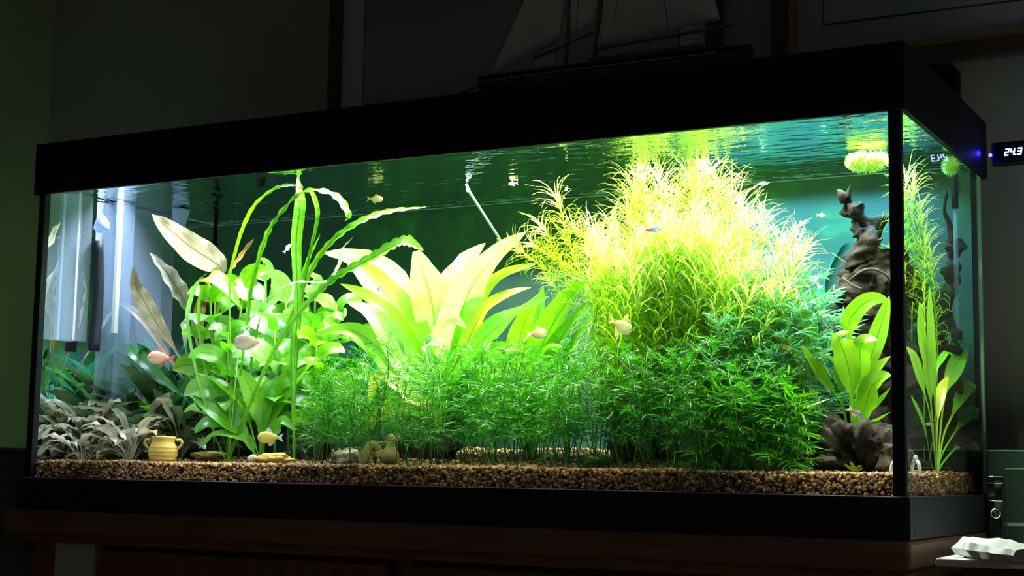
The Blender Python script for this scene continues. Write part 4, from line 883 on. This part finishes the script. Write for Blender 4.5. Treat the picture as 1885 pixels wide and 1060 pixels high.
# pale blue outlet cups
def cup(px, py, Y, s0, label, tilt):
    c = P(px, py, Y); s = scale_at(c)*s0; t_ = thing('outlet_cup', c, label, 'outlet')
    mb = MB(); lathe(mb, [(3*s, -22*s), (8*s, -20*s), (13*s, -8*s), (16*s, 14*s), (17*s, 18*s), (15*s, 18*s), (14*s, 12*s), (10*s, -8*s), (3*s, -16*s)], (0, 0, 0), 20)
    Rm = Matrix.Rotation(tilt, 3, Vector((0, 1, 0))); mb.v = [tuple(c+Rm@Vector(v)) for v in mb.v]; mb.build('cup', 'acrylic_cup', t_)
    mb = MB(); tube(mb, [c+Rm@Vector((0, 0, 16*s)), c+Rm@Vector((2*s, 6*s, 26*s)), Vector((c.x+.005, c.y+.01, ZW+.002))], 6*s, 8, 10); mb.build('pipe', 'black_plastic', t_)
cup(184, 410, .16, 1.05, 'pale blue plastic outlet tilted between the acrylic columns', -.9)
cup(331, 402, .30, 1.0, 'pale blue plastic outlet cup right of the wide acrylic column', .15)
# black suction cup on the front pane
c = P(481, 333, .0075); s = scale_at(c); t_ = thing('suction_cup', c, 'round black rubber suction cup on the front pane under the hood', 'suction cup')
mb = MB(); lathe(mb, [(0, -.001), (11*s, 0), (11.5*s, .0015), (9*s, .004), (4*s, .007), (4*s, .011), (0, .0115)], (0, 0, 0), 20); mb.v = [(c.x+a, c.y+z, c.z+b*1.15) for a, b, z in mb.v]; mb.build('disc', 'rubber_black', t_)
# pale rod hanging from the surface
a = P(862, 350, .30); b = P(920, 440, .33); top = Vector((a.x-.004, a.y, ZW-.002))
t_ = thing('glass_rod', b, 'thin pale slanting rod hanging from the surface behind the large sword plant', 'rod')
mb = MB(); tube(mb, [top, a, b], .0024, 3, 8); mb.build('rod', 'steel_rod', t_); mb = MB(); ico(mb, a, .0042, 2, 0, 1); mb.build('clip', 'acrylic_cup', t_)
# heater standing in the back corner behind the end pane
yb2 = min(YB-.016, yside(1768, 420)); c = P(1767, 600, yb2); t_ = thing('heater', (c.x, c.y, .12), 'slim glass heater tube standing in the back corner behind the end pane', 'heater')
mb = MB(); tube(mb, [(c.x-.004, c.y, .12), (c.x-.004, c.y, .46)], .0035, 4, 12); mb.build('tube', 'acrylic_tube', t_); mb = MB(); tube(mb, [(c.x-.004, c.y, .46), (c.x-.004, c.y, .535)], .0055, 4, 12); mb.build('cap', 'black_plastic', t_)

# ------------------------------------------------------------------ fish
def fishmat(name, back, belly, tail, stripe=None, flank=None):
    m, nt, nn, L = newmat(name); o = N(nt, 'ShaderNodeOutputMaterial'); b = N(nt, 'ShaderNodeBsdfPrincipled'); L.new(b.outputs[0], o.inputs[0]); b.inputs['Roughness'].default_value = .3
    uv = N(nt, 'ShaderNodeUVMap'); sx = N(nt, 'ShaderNodeSeparateXYZ'); L.new(uv.outputs[0], sx.inputs[0])
    r1 = N(nt, 'ShaderNodeValToRGB'); e = r1.color_ramp.elements; e[0].position = .28; e[0].color = c4(belly); e[1].position = .82; e[1].color = c4(back)
    if stripe: k = e.new(.55); k.color = c4(stripe); k = e.new(.68); k.color = c4(stripe)
    elif flank: k = e.new(.55); k.color = c4(flank)
    L.new(sx.outputs[0], r1.inputs[0])
    r2 = N(nt, 'ShaderNodeValToRGB'); e = r2.color_ramp.elements; e[0].position = .55; e[0].color = (0, 0, 0, 1); e[1].position = .8; e[1].color = (1, 1, 1, 1); L.new(sx.outputs[1], r2.inputs[0])
    mx = N(nt, 'ShaderNodeMix', data_type='RGBA'); L.new(r2.outputs[0], mx.inputs[0]); L.new(r1.outputs[0], mx.inputs[6]); mx.inputs[7].default_value = c4(tail); L.new(mx.outputs[2], b.inputs['Base Color'])
fishmat('fish_pink', (.95, .35, .28), (.95, .75, .72), (1, .30, .22), flank=(1, .28, .22)); fishmat('fish_silver', (.36, .28, .26), (.75, .68, .66), (.6, .38, .38), flank=(.48, .34, .33))
fishmat('fish_yellow', (.50, .42, .10), (.70, .60, .20), (.55, .45, .1)); fishmat('fish_angel', (.95, .90, .66), (.98, .92, .6), (.98, .75, .3), flank=(.98, .80, .35))
fishmat('fish_neon', (.03, .05, .12), (.65, .7, .8), (.85, .08, .04), stripe=(.08, .30, .95)); fishmat('fish_rose', (.75, .50, .35), (.85, .72, .5), (.8, .5, .3))
acrylic('fin_clear', (.9, .88, .86), .55); acrylic('fin_red', (.95, .30, .2), .6); acrylic('fin_gold', (.98, .82, .45), .75); solid('eye_white', (.85, .85, .8), .2); solid('eye_black', (.005, .005, .005), .1)
def fish(px, py, Y, lpx, mat, fin, label, deep=.5, left=True, yaw=0., pitch=0., tall=1.0, name='fish', grp=None):
    c = P(px, py, Y); L_ = lpx*scale_at(c); f = thing(name, c, label, 'fish', grp)
    ax = (-1 if left else 1)*Vector((math.cos(YAW+yaw), math.sin(YAW+yaw), 0)); ax = (ax*math.cos(pitch)+UP*math.sin(pitch)).normalized(); sd = ax.cross(UP).normalized(); up = sd.cross(ax).normalized()
    nose = c+ax*L_*.5
    def pt(v, h, w=0): return nose-ax*(v*L_)+up*(h*L_)+sd*(w*L_)
    bod = .80; prof = lambda t: deep*.5*(math.sin(PI*min(1, t**.72*.96+.03))**.8*.93+.07)
    mb = MB(); n, s = 16, 14; vs = []; fs = []; uv = []
    for i in range(n):
        t = i/(n-1); h = prof(t); w = h*.38*(1-.3*t)+.004
        for k in range(s): th = 2*PI*k/s; vs.append(pt(t*bod, h*math.sin(th), w*math.cos(th))); uv.append((.5+.5*math.sin(th), t))
    for i in range(n-1):
        for k in range(s): k2 = (k+1) % s; fs.append((i*s+k, i*s+k2, (i+1)*s+k2, (i+1)*s+k))
    fs += [tuple(range(s)), tuple((n-1)*s+k for k in range(s))[::-1]]
    mb.add(vs, fs, uv); mb.build('body', mat, f)
    def fin_(nm, outline, mat_=fin, off=0):
        th = .004; mb = MB(); k = len(outline); mb.add([pt(a, b, off+th) for a, b in outline]+[pt(a, b, off-th) for a, b in outline], [tuple(range(k)), tuple(range(2*k-1, k-1, -1))]+[(i, (i+1) % k, k+(i+1) % k, k+i) for i in range(k)]); return mb.build(nm, mat_, f, smooth=False)
    d = deep*.5
    fin_('tail_fin', [(.77, .03), (.88, .11), (1.0, .17), (.94, .04), (.92, 0), (.94, -.04), (1.0, -.17), (.88, -.11), (.77, -.03)])
    fin_('dorsal_fin', [(.30, d*.80), (.36, d*1.0+.12*tall), (.44, d+.13*tall), (.52, d*.95+.05*tall), (.52, d*.72), (.4, d*.8)])
    fin_('anal_fin', [(.38, -d*.85), (.46, -d-.10*tall), (.55, -d*.9-.10*tall), (.66, -d*.55-.04), (.72, -d*.25), (.55, -d*.6)])
    fin_('pectoral_fin', [(.24, -d*.2), (.34, -d*.45), (.33, -d*.65), (.26, -d*.5)], off=d*.42)
    for sg in (-1, 1):
        e = pt(.085, d*.16, sg*prof(.1)*.40); mb = MB(); ico(mb, e, .026*L_, 2, 0, 1); ey = mb.build('eye', 'eye_white', f); mb = MB(); ico(mb, e+sd*sg*.012*L_, .017*L_, 2, 0, 1); mb.build('pupil', 'eye_black', ey)
    return f
TG = 'tetras'
fish(297, 659, .10, 50, 'fish_pink', 'fin_red', 'bright pink-red deep-bodied fish near the left acrylic column', .50, True, .1, .05)
fish(459, 630, .06, 56, 'fish_silver', 'fin_clear', 'pale pinkish silver deep-bodied fish in front of the broad leaves', .52, True, .1, -.05, 1.2)
fish(498, 805, .07, 48, 'fish_yellow', 'fin_clear', 'dull yellow fish swimming low above the yellow stone', .46, True, 0, 0)
fish(1142, 599, .09, 48, 'fish_angel', 'fin_gold', 'white and gold fish with long fins before the needle bush', .52, False, .3, -.45, 2.2)
fish(988, 614, .10, 40, 'fish_rose', 'fin_clear', 'brownish rose fish half hidden behind the feathery stems', .5, False, .3, .1)
fish(1199, 423, .12, 38, 'fish_neon', 'fin_clear', 'neon tetra with red tail high in front of the needle bush', .24, False, 0, .03, .7)
fish(1575, 760, .08, 34, 'fish_neon', 'fin_clear', 'neon tetra with red tail before the sword plant above the stump', .24, False, 0, -.6, .7)
fish(700, 529, .09, 15, 'fish_neon', 'fin_clear', 'tiny dark blue fish over a lime leaf of the large sword plant', .30, True, .2, -.9, .7)
fish(1296, 575, .12, 15, 'fish_neon', 'fin_clear', 'tiny blue fish seen head-on low before the needle bush', .5, True, 1.1, 0, .7)
yq = max(.3, yside(1712, 781)); fish(1712, 781, yq-.02, 16, 'fish_silver', 'fin_clear', 'tiny pale fish behind the end pane by the slender sword plant', .3, True, 0, 0, .8)
fish(690, 366, .28, 30, 'fish_rose', 'fin_gold', 'small cream fish just under the surface right of the ribbon leaves', .42, False, 0, 0, .8)
fish(1511, 396, .40, 17, 'fish_angel', 'fin_clear', 'small cream fish in the cyan lit back corner', .36, False, .2, 0, .7)
fish(529, 457, .30, 22, 'fish_angel', 'fin_clear', 'small cream fish rising between the ribbon leaves', .3, False, 0, .9, .7)
fish(866, 322, .30, 26, 'fish_angel', 'fin_clear', 'small silvery white fish at the surface beside the slanting rod', .36, True, 0, .2, .8)
fish(945, 338, .32, 18, 'fish_rose', 'fin_clear', 'small rosy fish under the surface right of the slanting rod', .36, True, .3, -.2, .8)
fish(1043, 347, .28, 13, 'fish_angel', 'fin_clear', 'tiny white fish left of the top of the needle bush', .5, True, .9, -.9, .8)
fish(1405, 338, .36, 16, 'fish_silver', 'fin_clear', 'tiny silver fish under the surface above the teal ferns', .34, True, 0, 0, .8)

# ------------------------------------------------------------------ the ship model on the hood
YS = .24
def S3(px, py, dy=0): return P(px, py, YS+dy)
bs = S3(1130, 150); ship = thing('ship_model', (bs.x, YS, HT+.0005), 'model sailing ship with glossy black hull and cream sails on the hood', 'model ship')
A, B = S3(884, 152), S3(1386, 92)
xa_, xb_ = A.x, B.x; zA, zB = A.z, B.z; HL = xb_-xa_
mb = MB(); n = 40; s = 18; vs = []; fs = []; zk = HT+.012
for i in range(n):
    t = i/(n-1); x = xa_+HL*t; zd_ = zA+(zB-zA)*t+.006*(2*t-1)**2-.002; bw = .040*min(1, math.sin(PI*min(1, t*.9+.03))**.6)*(1 if t < .9 else 1-.5*((t-.9)/.1)) ; zb0 = zk+(zd_-zk)*max(0, (.10-t)/.10)**1.2*.75+(zd_-zk)*max(0, (t-.9)/.1)**2*.45
    for k in range(s):
        a = PI*k/(s-1); vs.append((x, YS-math.cos(a)*bw*(1-.12*math.sin(a)), zd_-(zd_-zb0)*math.sin(a)**.75))
for i in range(n-1):
    for k in range(s-1): fs.append((i*s+k, (i+1)*s+k, (i+1)*s+k+1, i*s+k+1))
    fs.append((i*s+s-1, (i+1)*s+s-1, (i+1)*s, i*s))
fs += [tuple(range(s)), tuple((n-1)*s+k for k in range(s))[::-1]]
mb.add(vs, fs); mb.build('hull', 'hull_black', ship)
mb = MB(); pts = [Vector(vs[i*s])+Vector((0, -.0008, -.0065)) for i in range(3, n-4)]; tube(mb, pts, .0007, len(pts), 6); o = mb.build('stripe', 'hull_stripe', ship); o['label'] = 'thin pale line along the hull'
mb = MB(); pts = [Vector(vs[i*s])+Vector((0, .001, .002)) for i in range(0, n)]; tube(mb, pts, .0022, len(pts), 6); mb.build('rail', 'hull_black', ship)
for x in (xa_+HL*.3, xa_+HL*.7):
    mb = MB(); box(mb, (x-.006, YS-.03, HT+.0005), (x+.006, YS+.03, zk+.010), bev=.002); mb.build('cradle', 'stage_wood', ship, smooth=False)
def spar(nm, a, b, r, dy=0):
    mb = MB(); tube(mb, [S3(*a, dy), S3(*b, dy)], r, 4, 8); return mb.build(nm, 'mast_wood', ship)
spar('mast', (1093, 132), (1122, -190), .0042); spar('mast', (1040, 140), (1062, -170), .0036) ; spar('boom', (1100, 90), (1352, 45), .0028, -.004); spar('gaff', (1110, -120), (1300, -180), .0024, -.004)
spar('boom', (982, 107), (1092, 60), .0022, -.004); spar('bowsprit', (890, 150), (845, 175), .003)
def sail(outline, dy, bulge=.008):
    c = [S3(x, y, dy) for x, y in outline]; cen = sum(c, Vector())/len(c); mb = MB(); k = len(c); rings = 5; vs = []; fs = []
    for sgn in (0, 1):
        o_ = sgn*.0006
        for r_ in range(rings):
            f = r_/rings
            for p in c: q = p.lerp(cen, f); vs.append(q+Vector((0, -bulge*(1-(1-f)**2)+o_, 0)))
        vs.append(cen+Vector((0, -bulge+o_, 0)))
    H_ = rings*k+1
    for sgn in (0, 1):
        b_ = sgn*H_
        for r_ in range(rings-1):
            for i in range(k): j = (i+1) % k; q = (b_+r_*k+i, b_+r_*k+j, b_+(r_+1)*k+j, b_+(r_+1)*k+i); fs.append(q if not sgn else q[::-1])
        for i in range(k): j = (i+1) % k; q = (b_+(rings-1)*k+i, b_+(rings-1)*k+j, b_+rings*k); fs.append(q if not sgn else q[::-1])
    fs += [(i, H_+i, H_+(i+1) % k, (i+1) % k) for i in range(k)]
    mb.add(vs, fs); return mb.build('sail', 'sail_cloth', ship)
def dens(o, m=6):
    out = []
    for (a, b), (c_, d_) in zip(o, o[1:]+o[:1]): out += [(a+(c_-a)*i/m, b+(d_-b)*i/m) for i in range(m)]
    return out
sail(dens([(904, 136), (966, 0), (1010, -120), (1045, -160), (1040, -20), (1030, 68), (1028, 72)]), -.012)
sail(dens([(981, 124), (984, 106), (1060, 62), (1100, 40), (1118, -150), (1068, -150), (1055, 0), (1046, 68), (1020, 105), (1018, 118)]), .006)
sail(dens([(1100, 86), (1104, 52), (1112, 0), (1125, -110), (1290, -170), (1310, -20), (1326, 36), (1240, 56), (1160, 74)]), -.006, .014)
for a, b in (((1060, 58), (1080, -180)), ((1104, 100), (1120, -180)), ((1130, 40), (1160, -150)), ((1230, 50), (1200, -150)), ((890, 148), (1040, -160)), ((981, 108), (978, 130))):
    mb = MB(); tube(mb, [S3(*a, -.022), S3(*b, -.022)], .0005, 2, 4); mb.build('rigging', 'rigging', ship)
mb = MB(); p0 = S3(1090, 122, .01); p1 = S3(1320, 70, .01); box(mb, (p0.x, YS-.012, p0.z-.03), (p1.x-.02, YS+.012, p1.z-.012), bev=.002); mb.build('deck_house', 'stage_wood', ship, smooth=False)
mb = MB(); p0 = S3(1095, 122, -.02); tube(mb, [(p0.x, YS-.015, p0.z-.02), (p0.x, YS-.015, p0.z+.03)], .0015, 3, 6); mb.build('post', 'mast_wood', ship)

# ------------------------------------------------------------------ pictures on the wall
FWY = WY-.001
def pic_mat(name, stops, scale, c_sky):
    m, nt, nn, L = newmat(name); o = N(nt, 'ShaderNodeOutputMaterial'); b = N(nt, 'ShaderNodeBsdfPrincipled'); L.new(b.outputs[0], o.inputs[0]); b.inputs['Roughness'].default_value = .7
    tc = N(nt, 'ShaderNodeTexCoord'); sx = N(nt, 'ShaderNodeSeparateXYZ'); L.new(tc.outputs['Generated'], sx.inputs[0])
    nz = N(nt, 'ShaderNodeTexNoise'); nz.inputs['Scale'].default_value = scale; nz.inputs['Detail'].default_value = 5; L.new(tc.outputs['Generated'], nz.inputs['Vector'])
    ad = N(nt, 'ShaderNodeMath', operation='MULTIPLY_ADD'); L.new(nz.outputs[0], ad.inputs[0]); ad.inputs[1].default_value = .35; L.new(sx.outputs[2], ad.inputs[2])
    rp = N(nt, 'ShaderNodeValToRGB'); e = rp.color_ramp.elements; e[0].position, e[0].color = stops[0][0], c4(stops[0][1]); e[1].position, e[1].color = stops[-1][0], c4(stops[-1][1])
    for p_, c_ in stops[1:-1]: k = e.new(p_); k.color = c4(c_)
    L.new(ad.outputs[0], rp.inputs[0]); L.new(rp.outputs[0], b.inputs['Base Color'])
pic_mat('print_landscape', [(.15, (.20, .13, .09)), (.32, (.24, .17, .12)), (.48, (.36, .34, .30)), (.62, (.42, .42, .40)), (.75, (.30, .28, .28)), (.95, (.34, .33, .34))], 3.0, None)
pic_mat('print_pale', [(.15, (.45, .47, .46)), (.3, (.42, .46, .44)), (.42, (.18, .19, .16)), (.55, (.36, .40, .37)), (1.0, (.5, .54, .52))], 5.0, None)
def picture(label, x0, x1, z0, z1, fw, gold, matw, print_mat, matm, gold_side=None):
    t_ = thing('framed_picture', ((x0+x1)/2, FWY, z0), label, 'picture')
    for a, b in (((x0, z0), (x1, z0+fw)), ((x0, z1-fw), (x1, z1)), ((x0, z0+fw), (x0+fw, z1-fw)), ((x1-fw, z0+fw), (x1, z1-fw))):
        mb = MB(); box(mb, (a[0], FWY-.028, a[1]), (b[0], FWY, b[1]), bev=.003); mb.build('frame', 'frame_dark', t_, smooth=False)
    i0, i1, j0, j1 = x0+fw, x1-fw, z0+fw, z1-fw
    if gold:
        for a, b in (((i0, j0), (i1, j0+gold)), ((i0, j1-gold), (i1, j1)), ((i0, j0+gold), (i0+gold, j1-gold)), ((i1-gold, j0+gold), (i1, j1-gold))):
            mb = MB(); box(mb, (a[0], FWY-.022, a[1]), (b[0], FWY-.006, b[1])); mb.build('inner_frame', 'frame_gold', t_, smooth=False)
        i0 += gold; i1 -= gold; j0 += gold; j1 -= gold
    mb = MB(); box(mb, (i0, FWY-.012, j0), (i1, FWY-.004, j1)); mb.build('mat_board', matm, t_, smooth=False)
    mb = MB(); box(mb, (i0+matw-.003, FWY-.0135, j0+matw-.003), (i1-matw+.003, FWY-.012, j1-matw+.003)); mb.build('border', 'frame_dark', t_, smooth=False)
    mb = MB(); box(mb, (i0+matw, FWY-.0145, j0+matw), (i1-matw, FWY-.0135, j1-matw)); mb.build('print', print_mat, t_, smooth=False)
xl = P(603, 100, WY-.03).x; xr = P(1322, 60, WY-.03).x; fw = P(622, 100, WY-.03).x-xl; mw = P(664, 100, WY-.03).x-P(622, 100, WY-.03).x
picture('dark framed landscape print on the wall behind the model ship', xl, xr, .55, 1.35, fw, 0, mw, 'print_landscape', 'mat_board')
xl = P(1419, 60, WY-.03).x; fw = P(1437, 60, WY-.03).x-xl; gd = P(1452, 60, WY-.03).x-P(1437, 60, WY-.03).x
zb0 = P(1800, 97, WY-.03).z
picture('dark and gold framed picture on the wall above the right end of the aquarium', xl, xl+.75, zb0-.006, 1.45, fw+.012, gd*.8, .055, 'print_pale', 'mat_grey')
# small dark box behind the hood corner
pa, pb_ = P(1690, 108, .47), P(1760, 118, .47)
t_ = thing('black_device', ((pa.x+pb_.x)/2, .47, HT+.0005), 'black rounded device standing on the rear right corner of the hood', 'device')
mb = MB(); box(mb, (pa.x, .45, HT+.0005), (min(pb_.x, OV-.004), .515, pb_.z), bev=.010); mb.build('case', 'black_plastic', t_)
mb = MB(); tube(mb, [(pa.x+.02, .47, pb_.z-.002), (pa.x+.02, .47, pb_.z+.006)], .008, 3, 14); mb.build('knob', 'rubber_black', t_)

# ------------------------------------------------------------------ thermostat display
YD = .50
p0, p1 = P(1826, 262, YD), P(1900, 300, YD); zt_, zb_ = max(p0.z, p1.z), min(p0.z, p1.z); zt_ = p0.z-.0
c = P(1866, 279, YD); s = scale_at(c)
t_ = thing('thermostat', (c.x, YD, c.z), 'black digital thermostat with glowing blue numerals reading 24.3', 'thermostat')
mb = MB(); box(mb, (c.x-40*s, YD, c.z-22*s), (c.x+45*s, YD+.02, c.z+20*s), bev=.002); mb.build('case', 'black_plastic', t_, smooth=False)
mb = MB(); box(mb, (c.x-34*s, YD-.001, c.z-13*s), (c.x+30*s, YD, c.z+13*s)); mb.build('screen', 'hull_black', t_, smooth=False)
SEG = {'2': 'abged', '4': 'fgbc', '3': 'abgcd'}
def digit(ch, x, z, w, h):
    t = 2.1*s; mb = MB(); sl = .18
    def bar(x0, z0, x1, z1):
        vs = [];
        for yy in (YD-.0012, YD-.0022):
            for a, b in ((x0, z0), (x1, z0), (x1, z1), (x0, z1)): vs.append((x+a+sl*b, yy, z+b))
        mb.add(vs, [(0, 1, 2, 3), (7, 6, 5, 4), (0, 4, 5, 1), (1, 5, 6, 2), (2, 6, 7, 3), (3, 7, 4, 0)])
    for k in SEG[ch]:
        if k == 'a': bar(t*.3, h-t, w-t*.3, h)
        if k == 'g': bar(t*.3, h/2-t/2, w-t*.3, h/2+t/2)
        if k == 'd': bar(t*.3, 0, w-t*.3, t)
        if k == 'f': bar(0, h/2, t, h-t*.3)
        if k == 'b': bar(w-t, h/2, w, h-t*.3)
        if k == 'e': bar(0, t*.3, t, h/2)
        if k == 'c': bar(w-t, t*.3, w, h/2)
    mb.build('digit', 'digits', t_, smooth=False)
digit('2', c.x-17*s, c.z-7*s, 8*s, 13.5*s); digit('4', c.x-7*s, c.z-7*s, 8*s, 13.5*s); digit('3', c.x+5.5*s, c.z-7*s, 8*s, 13.5*s)
mb = MB(); box(mb, (c.x+2.4*s, YD-.0022, c.z-7*s), (c.x+4.4*s, YD-.0012, c.z-4.8*s)); mb.build('decimal_point', 'digits', t_, smooth=False)
# added blue bulb and point light for the glow on the hood side
lp = Vector((c.x-41*s, YD-.004, c.z-4*s)); mb = MB(); ico(mb, lp, .003, 2, 0, 1); mb.build('glow_bulb', 'hood_glow_blue', t_)
ld = bpy.data.lights.new('hood_glow', 'POINT'); ld.energy = .03; ld.color = (.03, .03, 1); ld.shadow_soft_size = .004; lo = bpy.data.objects.new('hood_glow', ld); COL.objects.link(lo); lo.parent = t_; lo.location = lp-t_.location+Vector((-.010, -.012, .002))

# ------------------------------------------------------------------ side table with its clutter
pa = PZ(1722, 1027, -.075); TZ = -.075
root = thing('side_table', (.4, .2, FLOOR), 'white-topped side table right of the aquarium cabinet', 'table')
mb = MB(); box(mb, (pa.x, pa.y, TZ-.010), (.85, .62, TZ), bev=.002); mb.build('table_top', 'white_top', root, smooth=False)
mb = MB(); box(mb, (pa.x+.03, pa.y+.02, TZ-.09), (.83, .60, TZ-.012)); mb.build('apron', 'frame_dark', root, smooth=False)
for x in (pa.x+.05, .80):
    for y in (pa.y+.05, .57):
        mb = MB(); box(mb, (x-.02, y-.02, FLOOR), (x+.02, y+.02, TZ-.09)); mb.build('leg', 'frame_dark', root, smooth=False)
# crumpled tissue
mb = MB(); nx, ny = 34, 10; vs = []; fs = []; pc = PZ(1820, 1030, TZ); d1 = (PZ(1900, 1041, TZ)-PZ(1756, 1019, TZ)); d1.z = 0; d1n = d1.normalized(); d2 = Vector((-d1n.y, d1n.x, 0)); st0 = PZ(1757, 1025, TZ)
for i in range(nx):
    t = i/(nx-1)
    for k in range(ny):
        a = 2*PI*k/ny; rr = .015*(.55+.45*math.sin(PI*min(1, .25+t*.6)))*(1+.45*noise.noise(Vector((t*6, math.cos(a)*1.4, math.sin(a)*1.4+7)))) 
        q = st0+d1n*(t*.19)+d2*(math.cos(a)*rr*1.7+.02)+UP*(max(-.0, .012+math.sin(a)*rr*.95))
        vs.append(q)
for i in range(nx-1):
    for k in range(ny): k2 = (k+1) % ny; fs.append((i*ny+k, i*ny+k2, (i+1)*ny+k2, (i+1)*ny+k))
fs += [tuple(range(ny))[::-1], tuple((nx-1)*ny+k for k in range(ny))]
mb.add(vs, fs); o = mb.build('tissue', 'paper', None, smooth=False, loc=st0); tag(o, 'crumpled white paper tissue lying on the side table', 'tissue')
# torch
c = PZ(1834, 1006, TZ); sT = scale_at(c); t_ = thing('torch', c, 'black metal torch standing upright on the side table', 'torch'); rT = 13*sT
zz = lambda y: (1006-y)*sT
mb = MB(); lathe(mb, [(0, 0), (rT*.95, .0), (rT, zz(1000)), (rT, zz(965)), (rT*.92, zz(963)), (rT*.92, zz(928)), (rT*1.12, zz(924)), (rT*1.12, zz(912)), (rT*.95, zz(910)), (rT*.95, zz(895)), (rT*1.2, zz(889)), (rT*1.25, zz(880)), (rT*1.15, zz(877)), (rT*.9, zz(877)), (rT*.85, zz(880)), (0, zz(881))], c, 28); mb.build('body', 'metal_black', t_)
for y in (922, 890, 878):
    mb = MB(); torus_part(mb, c+UP*zz(y), rT*(1.13 if y != 878 else 1.2), .0008, Vector((1, 0, 0)), Vector((0, 1, 0)), n=29, s=6); mb.build('trim_ring', 'chrome', t_)
fd = (CAM-c); fd.z = 0; fd.normalize(); rd = Vector((-fd.y, fd.x, 0)); bp = c+UP*zz(945)+fd*rT*.98+rd*(-6*sT)*-1*-1
bp = c+UP*zz(945)+fd*rT*.97
mb = MB(); torus_part(mb, bp, 8*sT, 1.6*sT, rd, UP, n=25, s=8); mb.build('button_ring', 'chrome', t_)
mb = MB(); ico(mb, bp, 5.5*sT, 2, 0, 1); mb.build('button', 'rubber_black', t_)
mb = MB(); tube(mb, [c+rd*rT*1.15+UP*zz(885), c+rd*rT*1.5+UP*zz(930), c+rd*rT*1.35+UP*zz(985)], .0015, 10, 6); mb.build('lanyard', 'rubber_black', t_)
# dark green carton behind it
yb0 = max(c.y+.06, .46); pL = P(1816, 827, yb0)
root = thing('carton', (pL.x+.1, yb0+.05, TZ), 'dark green box standing behind the torch', 'box')
mb = MB(); box(mb, (pL.x, yb0, TZ), (pL.x+.22, yb0+.12, pL.z), bev=.003); mb.build('body', 'dark_green_box', root, smooth=False)
mb = MB(); box(mb, (pL.x, yb0-.001, pL.z-.0025), (pL.x+.22, yb0+.0, pL.z-.001)); mb.build('edge_strip', 'green_box_line', root, smooth=False)
q = P(1850, 862, yb0); mb = MB(); box(mb, (q.x, yb0-.001, q.z-.001), (pL.x+.21, yb0, q.z+.0005)); mb.build('edge_strip', 'green_box_line', root, smooth=False)
q = P(1850, 962, yb0); mb = MB(); box(mb, (q.x, yb0-.001, q.z-.005), (pL.x+.21, yb0, q.z)); mb.build('edge_strip', 'green_box_line', root, smooth=False)
